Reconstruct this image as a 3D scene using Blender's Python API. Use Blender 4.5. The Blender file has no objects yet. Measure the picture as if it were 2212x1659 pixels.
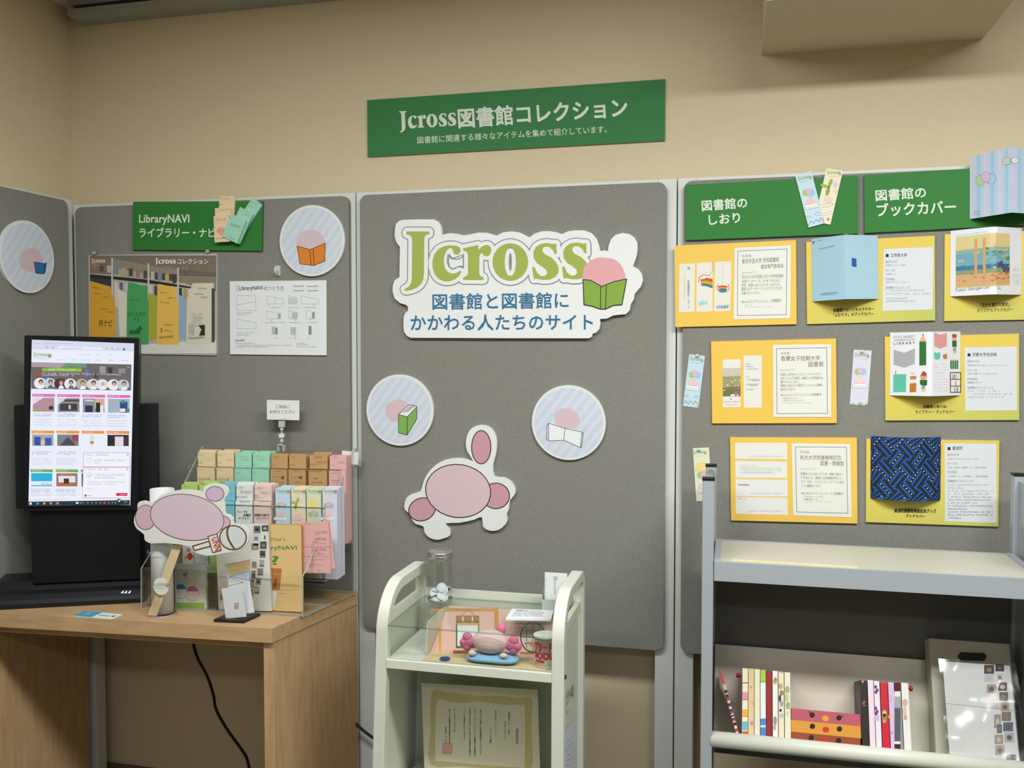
import bpy, math, random
from mathutils import Vector, Matrix
from mathutils.geometry import tessellate_polygon
sc = bpy.context.scene
COL = sc.collection
random.seed(7)

# ------------------------------------------------------------ camera
FPX, CX, CY = 1950.0, 1106.0, 829.5
YAW, PIT = math.radians(13.815), math.radians(2.2906)
CAM = Vector((0, -2.379, 1.4))
FW = Vector((-math.sin(YAW)*math.cos(PIT), math.cos(YAW)*math.cos(PIT), -math.sin(PIT)))
RT = Vector((math.cos(YAW), math.sin(YAW), 0))
UP = RT.cross(FW)
cd = bpy.data.cameras.new('camera'); cam = bpy.data.objects.new('camera', cd); COL.objects.link(cam)
cd.sensor_width = 36; cd.lens = FPX/2212*36; cd.clip_start = .05
m = Matrix((RT, UP, -FW)).transposed().to_4x4(); m.translation = CAM
cam.matrix_world = m
sc.camera = cam
# ------------------------------------------------------------ world, lights, exposure
sc.view_settings.view_transform = 'Standard'; sc.view_settings.look = 'None'
sc.view_settings.gamma = 1; sc.view_settings.use_curve_mapping = False
sc.view_settings.exposure = 0.0
w = bpy.data.worlds.new('world'); sc.world = w; w.use_nodes = True
w.node_tree.nodes['Background'].inputs[0].default_value = (1, .98, .95, 1)
w.node_tree.nodes['Background'].inputs[1].default_value = .05
def area(n, loc, sx, sy, watt, col=(.98, 1, .985)):
    l = bpy.data.lights.new(n, 'AREA'); l.shape = 'RECTANGLE'; l.size = sx; l.size_y = sy; l.energy = watt; l.color = col
    o = bpy.data.objects.new(n, l); COL.objects.link(o); o.location = loc
for i, (x, y, wt) in enumerate([(.75, -1.45, 52), (-.85, -1.45, 34), (.7, -3.4, 14), (-.9, -3.4, 8)]):
    area('ceiling_lamp_light', (x, y, 2.43), 1.2, .28, wt)

# ------------------------------------------------------------ materials
MATS = {}
def lin(c): return c/12.92 if c <= .04045 else ((c+.055)/1.055)**2.4
def rgb(h): return tuple(lin(int(h[i:i+2], 16)/255) for i in (0, 2, 4)) + (1,)
def mat(h, rough=.6, spec=.3, metal=0, kind=None, h2=None, scale=20., bump=0., emit=0., coat=0.):
    key = (h, rough, spec, metal, kind, h2, scale, bump, emit, coat)
    if key in MATS: return MATS[key]
    m = bpy.data.materials.new('mat_%s_%s' % (kind or 'plain', h)); m.use_nodes = True
    nt = m.node_tree; b = nt.nodes['Principled BSDF']; N = nt.nodes.new; L = nt.links.new
    b.inputs['Base Color'].default_value = rgb(h); b.inputs['Roughness'].default_value = rough
    b.inputs['Specular IOR Level'].default_value = spec; b.inputs['Metallic'].default_value = metal
    b.inputs['Coat Weight'].default_value = coat
    if emit:
        b.inputs['Base Color'].default_value = (.01, .01, .01, 1)
        b.inputs['Emission Color'].default_value = rgb(h); b.inputs['Emission Strength'].default_value = emit
    if kind:
        tc = N('ShaderNodeTexCoord'); mp = N('ShaderNodeMapping'); L(tc.outputs['Object'], mp.inputs[0])
        rp = N('ShaderNodeValToRGB'); rp.color_ramp.elements[0].color = rgb(h); rp.color_ramp.elements[1].color = rgb(h2 or h)
        if kind == 'grad': el = rp.color_ramp.elements.new(.42); el.color = rgb('d6c860')
        if kind in ('noise', 'wood', 'weave'):
            t = N('ShaderNodeTexNoise'); t.inputs['Scale'].default_value = scale; t.inputs['Detail'].default_value = 6
            if kind == 'wood': mp.inputs['Scale'].default_value = (1, 8, 8) if bump >= 0 else (8, 8, 1)
            f = t.outputs['Fac']; rp.color_ramp.elements[0].position = .3; rp.color_ramp.elements[1].position = .7
        elif kind == 'stripe':
            t = N('ShaderNodeTexWave'); t.inputs['Scale'].default_value = scale; t.inputs['Distortion'].default_value = 1.2
            t.inputs['Detail'].default_value = 1; t.inputs['Detail Scale'].default_value = 3
            mp.inputs['Rotation'].default_value = (0, 0, bump); f = t.outputs['Fac']
        elif kind == 'grad':
            t = N('ShaderNodeSeparateXYZ'); a = N('ShaderNodeMath'); a.operation = 'MULTIPLY_ADD'
            mp.inputs['Scale'].default_value = (.35/scale, 1/scale, 1)
            d = N('ShaderNodeMath'); d.operation = 'SUBTRACT'
            L(mp.outputs[0], t.inputs[0]); L(t.outputs[1], d.inputs[0]); L(t.outputs[0], d.inputs[1])
            a.inputs[1].default_value = .5; a.inputs[2].default_value = .5; L(d.outputs[0], a.inputs[0]); f = a.outputs[0]
        if kind != 'grad': L(mp.outputs[0], t.inputs['Vector'])
        L(f, rp.inputs[0]); L(rp.outputs[0], b.inputs['Base Color'])
        if kind in ('noise', 'weave') and bump:
            bp = N('ShaderNodeBump'); bp.inputs['Strength'].default_value = bump; bp.inputs['Distance'].default_value = .002
            L(f, bp.inputs['Height']); L(bp.outputs[0], b.inputs['Normal'])
    MATS[key] = m; return m
def clear(name, tint=(.97, .985, .98), refl=.06, rough=.02):
    if name in MATS: return MATS[name]
    m = bpy.data.materials.new(name); m.use_nodes = True; nt = m.node_tree; nt.nodes.clear(); N = nt.nodes.new; L = nt.links.new
    o = N('ShaderNodeOutputMaterial'); mx = N('ShaderNodeMixShader'); t = N('ShaderNodeBsdfTransparent'); g = N('ShaderNodeBsdfGlossy')
    t.inputs[0].default_value = (*tint, 1); g.inputs['Roughness'].default_value = rough
    fr = N('ShaderNodeLayerWeight'); pw = N('ShaderNodeMath'); pw.operation = 'POWER'; pw.inputs[1].default_value = 5
    L(fr.outputs['Facing'], pw.inputs[0])
    ad = N('ShaderNodeMath'); ad.operation = 'MULTIPLY_ADD'; ad.inputs[1].default_value = .45; ad.inputs[2].default_value = refl; L(pw.outputs[0], ad.inputs[0])
    L(ad.outputs[0], mx.inputs[0]); L(t.outputs[0], mx.inputs[1]); L(g.outputs[0], mx.inputs[2]); L(mx.outputs[0], o.inputs[0])
    MATS[name] = m; return m
P = lambda h: mat(h, .65, .25)                    # printed paper
WHITE = 'e6eaec'; INK = '2a2626'
ACR = clear('clear_acrylic', (.99, .995, .99), .03); ACE = mat('a9b3ae', .25, .5); GLASS = clear('clear_glass', (.965, .98, .975), .05)
def back(p, r, x, y):
    d = ray(x, y); d.z = 0; return p + d.normalized()*r
FILM = clear('clear_film', (.98, .98, .98), .10, .12)
GEDGE = clear('glass_edge', (.74, .83, .80), .10)
CLEAR = (ACR, GLASS, FILM, GEDGE)

# ------------------------------------------------------------ geometry helpers
def ray(x, y): return FW + RT*((x-CX)/FPX) - UP*((y-CY)/FPX)
def W(x, y, Y=None, Z=None, X=None):
    d = ray(x, y)
    t = (Y-CAM.y)/d.y if Y is not None else (Z-CAM.z)/d.z if Z is not None else (X-CAM.x)/d.x
    return CAM + d*t
class Pl:
    """a plane in the room with its own axes; loc() reads a point of the photograph on it"""
    def __init__(s, O, ex, ey):
        s.O = Vector(O); s.ex = Vector(ex).normalized(); ey = Vector(ey)
        s.n = s.ex.cross(ey).normalized(); s.ey = s.n.cross(s.ex)
        s.M = Matrix((s.ex, s.ey, s.n)).transposed().to_4x4(); s.M.translation = s.O
    def loc(s, x, y):
        d = ray(x, y); q = CAM + d*((s.O-CAM).dot(s.n)/d.dot(s.n)) - s.O
        return Vector((q.dot(s.ex), q.dot(s.ey)))
    def moved(s, dz): return Pl(s.O + s.n*dz, s.ex, s.ey)
BACK = lambda Y: Pl((0, Y, 0), (1, 0, 0), (0, 0, 1))
def crop(o, s):
    return lambda x, y: (o[0]+x/s, o[1]+y/s)
PX = lambda x, y: (x, y)
MW = {}
class MB:
    def __init__(s): s.v = []; s.f = []; s.m = []; s.mi = []; s.sm = []
    def mid(s, m):
        if m not in s.m: s.m.append(m)
        return s.m.index(m)
    def add(s, vs, fs, m, smooth=False):
        b = len(s.v); s.v += [tuple(v) for v in vs]; i = s.mid(m)
        for f in fs: s.f.append([b+k for k in f]); s.mi.append(i); s.sm.append(smooth)
        return s
    def box(s, x0, x1, y0, y1, z0, z1, m, side=None):
        x0, x1 = sorted((x0, x1)); y0, y1 = sorted((y0, y1)); z0, z1 = sorted((z0, z1))
        vs = [(x, y, z) for z in (z0, z1) for y in (y0, y1) for x in (x0, x1)]
        s.add(vs, [(4, 5, 7, 6)], m); s.add(vs, [(0, 2, 3, 1)], m if m in CLEAR else side or m); s.add(vs, [(0, 1, 5, 4), (1, 3, 7, 5), (3, 2, 6, 7), (2, 0, 4, 6)], side or m)
        return s
    def prism(s, pts, z0, z1, m, side=None, smooth=False):
        n = len(pts); a = sum(pts[i][0]*pts[(i+1) % n][1]-pts[(i+1) % n][0]*pts[i][1] for i in range(n))
        if a < 0: pts = pts[::-1]
        tri = [tuple(t) for t in tessellate_polygon([[Vector((p[0], p[1], 0)) for p in pts]])]
        fix = []
        for t in tri:
            p, q, r = (pts[k] for k in t)
            fix.append(t if (q[0]-p[0])*(r[1]-p[1])-(r[0]-p[0])*(q[1]-p[1]) > 0 else t[::-1])
        s.add([(p[0], p[1], z1) for p in pts], fix, m); s.add([(p[0], p[1], z0) for p in pts], [t[::-1] for t in fix], m if m in CLEAR else side or m)
        s.add([(p[0], p[1], z) for z in (z0, z1) for p in pts], [(i, (i+1) % n, n+(i+1) % n, n+i) for i in range(n)], side or m, smooth)
        return s
    def hexa(s, b, t, m, side=None):
        """b, t: four corners each (bottom and top, same winding)"""
        s.add(list(b)+list(t), [(4, 5, 6, 7)], m)
        s.add(list(b)+list(t), [(3, 2, 1, 0)], m if m in CLEAR else side or m); s.add(list(b)+list(t), [(i, (i+1) % 4, 4+(i+1) % 4, 4+i) for i in range(4)], side or m); return s
    def lathe(s, prof, c, m, n=32, smooth=True):
        vs = [(c[0]+r*math.cos(2*math.pi*k/n), c[1]+r*math.sin(2*math.pi*k/n), c[2]+z) for r, z in prof for k in range(n)]
        s.add(vs, [(i*n+k, i*n+(k+1) % n, (i+1)*n+(k+1) % n, (i+1)*n+k) for i in range(len(prof)-1) for k in range(n)], m, smooth)
        return s
    def ball(s, c, r, m, n=20, k=12, warp=None):
        vs = []
        for i in range(k+1):
            t = math.pi*i/k
            for j in range(n):
                p = 2*math.pi*j/n; d = Vector((math.sin(t)*math.cos(p), math.sin(t)*math.sin(p), math.cos(t)))
                if warp: d = warp(d)
                vs.append((c[0]+r[0]*d.x, c[1]+r[1]*d.y, c[2]+r[2]*d.z))
        s.add(vs, [(i*n+j, (i+1)*n+j, (i+1)*n+(j+1) % n, i*n+(j+1) % n) for i in range(k) for j in range(n)], m, True); return s
    def tube(s, path, r, m, n=10, smooth=True):
        path = [Vector(p) for p in path]; ring = []
        for i, p in enumerate(path):
            t = (path[min(i+1, len(path)-1)]-path[max(i-1, 0)]).normalized()
            a = t.orthogonal().normalized() if i == 0 else (ring[-1]-t*ring[-1].dot(t)).normalized()
            ring.append(a)
            b = t.cross(a); rr = r[i] if isinstance(r, (list, tuple)) else r
            s.v += [tuple(p+(a*math.cos(2*math.pi*k/n)+b*math.sin(2*math.pi*k/n))*rr) for k in range(n)]
        b0 = len(s.v)-n*len(path); q = s.mid(m)
        fs = [(i*n+k, i*n+(k+1) % n, (i+1)*n+(k+1) % n, (i+1)*n+k) for i in range(len(path)-1) for k in range(n)]
        fs += [tuple(range(n))[::-1], tuple((len(path)-1)*n+k for k in range(n))]
        for f in fs: s.f.append([b0+k for k in f]); s.mi.append(q); s.sm.append(smooth and len(f) == 4)
        return s
    def build(s, name, M=None, parent=None, bevel=0, label=None, cat=None, group=None, kind=None):
        me = bpy.data.meshes.new(name); me.from_pydata(s.v, [], s.f)
        for m in s.m: me.materials.append(m)
        me.polygons.foreach_set('material_index', s.mi); me.polygons.foreach_set('use_smooth', s.sm); me.update()
        o = bpy.data.objects.new(name, me); return place(o, M, parent, bevel, label, cat, group, kind)
def place(o, M=None, parent=None, bevel=0, label=None, cat=None, group=None, kind=None):
    COL.objects.link(o)
    if parent is not None:
        o.parent = parent
        PM = MW[parent.name]; M = PM if M is None else M
        o.matrix_local = PM.inverted() @ M
    else:
        M = M or Matrix.Identity(4); o.matrix_world = M
    MW[o.name] = M
    if bevel:
        b = o.modifiers.new('bevel', 'BEVEL'); b.width = bevel; b.segments = 2; b.limit_method = 'ANGLE'; b.harden_normals = False
    for k, v in (('label', label), ('category', cat), ('group', group), ('kind', kind)):
        if v: o[k] = v
    return o
def empty(name, M, label, cat, group=None):
    return place(bpy.data.objects.new(name, None), M, None, 0, label, cat, group)
def smooth(pts, n=4, closed=True):
    out = []; N = len(pts); R = range(N) if closed else range(N-1)
    g = (lambda i: Vector(pts[i % N])) if closed else (lambda i: Vector(pts[max(0, min(N-1, i))]))
    for i in R:
        a, b, c, d = g(i-1), g(i), g(i+1), g(i+2)
        for k in range(n):
            t = k/n; out.append(tuple(.5*((2*b)+(c-a)*t+(2*a-5*b+4*c-d)*t*t+(3*b-a-3*c+d)*t**3)))
    if not closed: out.append(tuple(pts[-1]))
    return out
def ell(cx, cy, rx, ry, n=28, a=0, t0=0, t1=360):
    a = math.radians(a); o = []
    for k in range(n + (t1-t0 < 360)):
        t = math.radians(t0+(t1-t0)*k/n); x, y = rx*math.cos(t), ry*math.sin(t)
        o.append((cx+x*math.cos(a)-y*math.sin(a), cy+x*math.sin(a)+y*math.cos(a)))
    return o
TXT = {}
def glyphs(s, bold):
    k = (s, bold)
    if k not in TXT:
        c = bpy.data.curves.new('t', 'FONT'); c.body = s; c.resolution_u = 2
        if '\n' in s: c.align_x = 'CENTER'; c.space_line = .82
        o = bpy.data.objects.new('t', c); me = bpy.data.meshes.new_from_object(o)
        v = [(q.co.x, q.co.y) for q in me.vertices]; f = [tuple(p.vertices) for p in me.polygons]
        bpy.data.objects.remove(o); bpy.data.curves.remove(c); bpy.data.meshes.remove(me)
        TXT[k] = (v, f, min(q[0] for q in v), max(q[0] for q in v), min(q[1] for q in v), max(q[1] for q in v))
    return TXT[k]
# letters of the shop logo, drawn by hand (serif)
JC = [
 [(215,222),(398,222),(396,243),(375,247),(360,262),(356,290),(354,560),(349,602),(333,636),(300,668),(250,688),(205,694),(198,680),(230,664),(250,638),(258,600),(261,290),(255,262),(238,248),(214,244)],
 [(640,392),(622,407),(600,404),(588,390),(584,368),(570,352),(552,356),(530,380),(516,420),(512,465),(520,510),(545,545),(580,558),(615,550),(645,532),(653,542),(635,575),(600,603),(560,617),(515,618),(470,598),(440,562),(424,510),(422,460),(436,405),(470,362),(515,338),(565,332),(610,335),(640,350),(648,372)],
 [(665,355),(755,337),(786,328),(790,372),(806,350),(830,333),(862,328),(885,345),(891,375),(880,405),(855,420),(830,412),(820,394),(806,396),(797,412),(795,440),(795,560),(805,578),(828,585),(830,608),(665,606),(668,586),(695,576),(705,560),(705,410),(698,385),(668,374)],
 None,
 [(1408,318),(1412,400),(1395,400),(1380,370),(1350,345),(1320,342),(1300,355),(1298,378),(1315,402),(1370,430),(1405,465),(1428,510),(1425,550),(1400,585),(1355,605),(1300,608),(1255,598),(1228,602),(1215,505),(1235,505),(1255,550),(1290,578),(1320,575),(1335,555),(1330,530),(1300,505),(1255,475),(1228,435),(1225,385),(1245,345),(1285,320),(1335,313),(1385,322)]]
JC.append([(x+238, y-4) for x, y in JC[4]])
OO, OI = ell(1042, 465, 142, 150), ell(1042, 462, 46, 118)
class Art:
    """flat print on a plane, in photograph (or zoomed crop) coordinates; later marks lie on earlier ones"""
    def __init__(s, pl, cr=PX, z=.0002, emit=0, step=.000012):
        s.pl, s.cr, s.z, s.mb, s.emit, s.step = pl, cr, z, MB(), emit, step
    def mt(s, c): return c if not isinstance(c, str) else (mat(c, .5, .2, emit=s.emit) if s.emit else P(c))
    def c(s, x, y): return s.pl.loc(*s.cr(x, y))
    def raw(s, vs, fs, col, lift=0.):
        z = [s.z]*len(vs)
        if lift:                                  # overlapping strokes lie on one another, not in one plane
            for k, f in enumerate(fs):
                for i in f: z[i] = s.z + k*lift
        s.mb.add([(v[0], v[1], q) for v, q in zip(vs, z)], fs, s.mt(col)); s.z += s.step + lift*len(fs)
    def poly(s, pts, col):
        p = [s.c(*q) for q in pts]; tr = tessellate_polygon([[Vector((a.x, a.y, 0)) for a in p]])
        fs = []
        for t in tr:
            a, b, c = (p[k] for k in t); fs.append(t if (b-a).cross(c-a) > 0 else t[::-1])
        s.raw(p, fs, col); return s
    def rect(s, x0, y0, x1, y1, col): return s.poly([(x0, y0), (x1, y0), (x1, y1), (x0, y1)], col)
    def ell(s, cx, cy, rx, ry, col, a=0): return s.poly(ell(cx, cy, rx, ry, 28, a), col)
    def ring(s, o, i, col):
        n = len(o); p = [s.c(*q) for q in o+i]
        s.raw(p, [(k, (k+1) % n, n+(k+1) % n, n+k) for k in range(n)][::1], col); return s
    def line(s, pts, wd, col, closed=False, cap=True):
        vs, fs = [], []; pts = [Vector(p) for p in pts]; n = len(pts)
        for i in range(n if closed else n-1):
            a, b = pts[i], pts[(i+1) % n]; d = b-a
            if d.length < 1e-9: continue
            d.normalize(); q = Vector((-d.y, d.x))*wd/2; k = len(vs)
            vs += [s.c(*(a-q)), s.c(*(b-q)), s.c(*(b+q)), s.c(*(a+q))]; fs.append((k+3, k+2, k+1, k))
        if cap:
            for a in pts:
                k = len(vs); vs += [s.c(*q) for q in ell(a.x, a.y, wd/2, wd/2, 8)]; fs.append(tuple(range(k+7, k-1, -1)))
        s.raw(vs, fs, col, 1.5e-6); return s
    def dots(s, pts, sp, wd, col):
        vs, fs = [], []
        for a, b in zip(pts, pts[1:]):
            a, b = Vector(a), Vector(b); n = int((b-a).length/sp)
            for k in range(n):
                q = a.lerp(b, (k+.25)/n); i = len(vs)
                vs += [s.c(q.x-wd/2, q.y-wd/2), s.c(q.x+wd/2, q.y-wd/2), s.c(q.x+wd/2, q.y+wd/2), s.c(q.x-wd/2, q.y+wd/2)]; fs.append((i+3, i+2, i+1, i))
        s.raw(vs, fs, col); return s
    def quad_map(s, x0, y0, x1, y1, h):
        a, b = Vector((x0, y0)), Vector((x1, y1)); d = (b-a).normalized(); q = Vector((d.y, -d.x))
        return lambda u, v: s.c(*(a+(b-a)*u+q*h*v))
    def t(s, txt, x0, y0, x1, y1, h, col=INK, bold=0., slant=0.):
        v, f, a, b, c, d = glyphs(txt, 0); g = s.quad_map(x0, y0, x1, y1, h)
        sh = [(0, 0)] if not bold else [(-bold, -bold), (bold, -bold), (bold, bold), (-bold, bold)]
        for k, (dx, dy) in enumerate(sh):             # heavier weight: the same letters laid a hair apart
            p = [g((q[0]+dx-a)/(b-a)+slant*(q[1]-c)/(d-c), (q[1]+dy-c)/(d-c)) for q in v]
            s.mb.add([(q[0], q[1], s.z+k*3e-6) for q in p], f, s.mt(col))
        s.z += s.step; return s
    def vt(s, txt, x, y0, y1, wd, col=INK, bold=0., lean=0.):
        """vertical line of Japanese text from y0 down to y1"""
        return s.t('\n'.join(txt.replace('ー', '｜')), x-wd/2+lean, y1, x+wd/2+lean, y1, y1-y0, col, bold)
    def jc(s, x0, y0, x1, y1, h, col):
        g0 = s.quad_map(x0, y0, x1, y1, h); g = lambda p: g0((p[0]-198)/1457, (608-p[1])/386)
        vs, fs = [], []
        for L in JC:
            k = len(vs)
            if L is None:
                n = len(OO); vs += [g(p) for p in OO+OI]; fs += [(k+i, k+n+i, k+n+(i+1) % n, k+(i+1) % n) for i in range(n)]
            else:
                p = [g(q) for q in L]; vs += p
                for t in tessellate_polygon([[Vector((a.x, a.y, 0)) for a in p]]):
                    a, b, c = (p[i] for i in t); fs.append(tuple(k+i for i in (t if (b-a).cross(c-a) > 0 else t[::-1])))
        s.raw(vs, fs, col); return s
    def scrawl(s, x0, y0, x1, y1, h, col='8c8c8c', dens=.72, seed=1):
        """a line of print too small to read: broken strokes"""
        r = random.Random(seed*131+int(x0*7+y0*3)); vs, fs = [], []; L = math.hypot(x1-x0, y1-y0); u = 0.; g = s.quad_map(x0, y0, x1, y1, h)
        cw = h*.9/L
        while u < 1:
            if r.random() < dens+.15:
                for _ in range(2):
                    v = r.choice((.05, .4, .75)); a = u+cw*.05; b = min(1, u+cw*r.uniform(.5, .9)); k = len(vs)
                    vs += [g(a, v), g(b, v), g(b, v+.16), g(a, v+.16)]; fs.append((k, k+1, k+2, k+3))
                k = len(vs); a = u+cw*r.uniform(.2, .6); vs += [g(a, 0), g(a+cw*.14, 0), g(a+cw*.14, 1), g(a, 1)]; fs.append((k, k+1, k+2, k+3))
            u += cw
        if vs: s.raw(vs, fs, col, 1e-6)
        return s
    def build(s, name, parent, label=None):
        return s.mb.build(name, s.pl.M, parent, label=label)
def fit(q, pl0):
    """rectangle best fitting four photographed corners (TL, TR, BR, BL) on plane pl0"""
    p = [pl0.O+pl0.ex*l.x+pl0.ey*l.y for l in (pl0.loc(*c) for c in q)]
    O = (p[0]+p[1]+p[2]+p[3])/4; ex = (p[1]-p[0])+(p[2]-p[3]); pl = Pl(O, ex, (p[0]-p[3])+(p[1]-p[2]))
    wd = ((p[1]-p[0]).length+(p[2]-p[3]).length)/2; ht = ((p[0]-p[3]).length+(p[1]-p[2]).length)/2
    return pl, wd, ht
def rrect(w2, h2, r, n=5):
    o = []
    for cx, cy, t in ((w2-r, h2-r, 0), (-w2+r, h2-r, 90), (-w2+r, -h2+r, 180), (w2-r, -h2+r, 270)):
        o += [(cx+r*math.cos(math.radians(t+90*k/n)), cy+r*math.sin(math.radians(t+90*k/n))) for k in range(n+1)]
    return o
def board(name, q, pl0, th, front, side, label, cat, group=None, r=0, bevel=0, parent=None):
    """flat board whose front lies th before the plane pl0"""
    pl, wd, ht = fit(q, pl0.moved(th))
    b = MB()
    if r: b.prism(rrect(wd/2, ht/2, r), -th, 0, front, side)
    else: b.box(-wd/2, wd/2, -ht/2, ht/2, -th, 0, front, side)
    o = b.build(name, pl.M, parent, bevel, label, cat, group); return o, pl, wd, ht
PAD = BACK(-.015)                                 # front of the fabric panels
CR1 = crop((0, 380), 3.95); CR2 = crop((460, 400), 4.147); CR3 = crop((1450, 300), 3.951); CR4 = crop((1850, 300), 3.95)
CR5 = crop((1450, 700), 3.771); CR6 = crop((1850, 700), 3.771); CRS = crop((780, 160), 3.253); CRL = crop((820, 440), 3.687)
CRD = crop((770, 780), 3.95); CRR = crop((280, 820), 4.337); CRT = crop((140, 1020), 3.456); CRM = crop((0, 700), 3.95)
CRA = crop((780, 1170), 4.254); CRB = crop((780, 1400), 4.254); CR8 = crop((1500, 1360), 3.107); CR9 = crop((280, 1170), 7.9); CR10 = crop((440, 1120), 6.144)
def cq(cr, *p): return [cr(*q) for q in p]

# ============================================================ the room
WX, WY, CZ, RX, FY = -2.034, .08, 2.46, 2.7, -5.2
beige = mat('d4c6a8', .85, .1, kind='noise', h2='d6c8ab', scale=40, bump=.06)
def struct(name, b, M=None, parent=None, bevel=0): return b.build(name, M, parent, bevel, kind='structure' if parent is None else None)
struct('wall_back', MB().box(WX-.1, RX+.1, WY, WY+.1, 0, CZ, beige))
struct('wall_left', MB().box(WX-.1, WX, FY, WY, 0, CZ, beige))
struct('wall_right', MB().box(RX, RX+.1, FY, WY, 0, CZ, beige))
struct('wall_front', MB().box(WX-.1, RX+.1, FY-.1, FY, 0, CZ, mat('8c8474', .85, .1)))
struct('floor', MB().box(WX-.1, RX+.1, FY-.1, WY+.1, -.1, 0, mat('4e4a43', .6, .3, kind='noise', h2='47433d', scale=60)))
struct('ceiling', MB().box(WX-.1, RX+.1, FY-.1, WY+.1, CZ, CZ+.1, mat('dfe0da', .9, .1, kind='noise', h2='d6d7d1', scale=90, bump=.2)))
struct('baseboard_back', MB().box(WX, RX, WY-.01, WY, 0, .07, mat('6b655c', .6)))
z0 = 2.158
struct('beam', MB().box(.062, .585, -.30, WY, z0, CZ, mat('d4c8ae', .85, .1, kind='noise', h2='d6cab1', scale=40, bump=.06)), bevel=.002)
# curtain rail just under the ceiling
al = mat('a8aaa4', .45, .5, .3); dk = mat('1e1e1c', .6)
a, b_ = W(160, 25, Y=.05), W(690, 2, Y=.05)
rail = MB().box(a.x+.01, -.75, .012, .08, 2.442, CZ, al).box(a.x+.02, -.75, -.004, .08, 2.405, 2.425, al).box(a.x+.015, -.75, .03, .08, 2.425, 2.442, dk)
o = rail.build('curtain_rail', None, None, 0, 'aluminium double curtain rail along the top of the back wall', 'curtain rail')
# ------------------------------------------------------------ partitions
frm = mat('d3d7d3', .5, .3); fab = mat('7c7b74', .95, .05, kind='weave', h2='8f8e88', scale=420, bump=.3)
def partition(label, M, x0, x1, p0, p1, zt=1.836, pb=.606, pt=1.826):
    e = empty('partition_screen', M, label, 'partition', 'fabric partition screens')
    T = .045; pw = .05
    f = MB().box(x0+.0015, x0+pw, 0, T, 0, zt, frm); f.build('frame_post', M, e, .002)
    f = MB().box(x1-pw, x1-.0015, 0, T, 0, zt, frm); f.build('frame_post', M, e, .002)
    MB().box(x0+pw, x1-pw, 0, T, zt-.05, zt, frm).build('top_rail', M, e, .001)
    MB().box(x0+pw, x1-pw, 0, T, pb, pb+.05, frm).build('bottom_rail', M, e, .001)
    MB().box(x0+pw, x1-pw, .01, T-.01, pb+.05, zt-.05, mat('9a9890', .9)).build('core_panel', M, e)
    b = MB(); b.prism([(x+(p0+p1)/2, z+(pt+pb)/2) for x, z in rrect((p1-p0)/2, (pt-pb)/2, .022)], -.0, .015, fab)
    b.build('fabric_panel', M @ Matrix(((1, 0, 0, 0), (0, 0, -1, 0), (0, 1, 0, 0), (0, 0, 0, 1))), e, .004)
    return e
I4 = Matrix.Identity(4)
XC, XL, XR = -1.968, -1.038, -.146
partition('grey fabric partition behind the wooden desk, left of the one with the big logo board', I4, XC, XL, W(164, 560, Y=-.015).x, W(754, 560, Y=-.015).x)
partition('grey fabric partition behind the white cart, carrying the big logo board', I4, XL, XR, W(778, 560, Y=-.015).x, W(1439, 560, Y=-.015).x)
partition('grey fabric partition on the right, behind the yellow display boards', I4, XR, XR+.91, W(1476, 560, Y=-.015).x, XR+.88)
MS = Matrix(((0, -1, 0, XC), (1, 0, 0, 0), (0, 0, 1, 0), (0, 0, 0, 1)))      # turned to stand along the left wall
partition('grey fabric partition standing along the left wall', MS, -.93, -.002, -.90, W(149, 560, X=XC+.015).y, 1.850, .606, 1.842)

# ============================================================ round mascot discs
stripe = mat('bdd5e5', .45, .3, kind='stripe', h2='dcd6e2', scale=14, bump=math.radians(38))
def disc(label, pl0, c, top, kind, th=.008):
    pl = pl0.moved(th); q = pl.loc(*c); r = (pl.loc(*top)-q).length
    pl = Pl(pl.O+pl.ex*q.x+pl.ey*q.y, pl.ex, pl.ey)
    o = MB().prism([(r*math.cos(k*math.pi/36), r*math.sin(k*math.pi/36)) for k in range(72)], -th, 0, mat('dfe3e6', .4, .4)).build('round_sign', pl.M, None, .001, label, 'sign', 'round striped discs')
    r2 = r*.93
    MB().prism([(r2*math.cos(k*math.pi/36), r2*math.sin(k*math.pi/36)) for k in range(72)], 0, .0003, stripe).build('striped_print', pl.M, o)
    return o, pl
pink, rose = 'd4bcc4', 'c898a5'
GSW = PX
# left wall
LW = Pl((XC+.015, 0, 0), (0, 1, 0), (0, 0, 1))
o, pl = disc('round blue-striped disc with a small blue book, on the left wall partition', LW, (60, 555), (60, 477), 0)
A = Art(pl, CR1, .0006); A.poly(smooth([(165, 700), (200, 640), (260, 615), (320, 630), (355, 690), (365, 760), (300, 815), (220, 810), (175, 770)]), pink)
A.poly([(290, 735), (378, 748), (370, 835), (305, 830)], '2f6fa8').line([(290, 735), (378, 748), (370, 835), (305, 830)], 5, INK, True).poly([(378, 748), (398, 735), (385, 830), (370, 835)], '245a8a'); A.build('book_picture', o)
# left partition, over the A4 sheet
o, pl = disc('round blue-striped disc with an orange open book, above the white instruction sheet', PAD, (673.5, 520), (673.5, 443), 0)
A = Art(pl, CR2, .0006); A.poly(smooth([(750, 500), (780, 430), (860, 400), (940, 415), (990, 470), (1005, 560), (880, 620), (760, 580)]), pink)
A.poly([(755, 545), (870, 578), (1008, 520), (1002, 680), (905, 720), (780, 705)], 'd9822f').line([(755, 545), (870, 578), (1008, 520), (1002, 680), (905, 720), (780, 705)], 5, INK, True)
A.line([(868, 578), (880, 715)], 5, INK).line([(898, 575), (908, 718)], 5, INK); A.build('book_picture', o)
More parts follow.
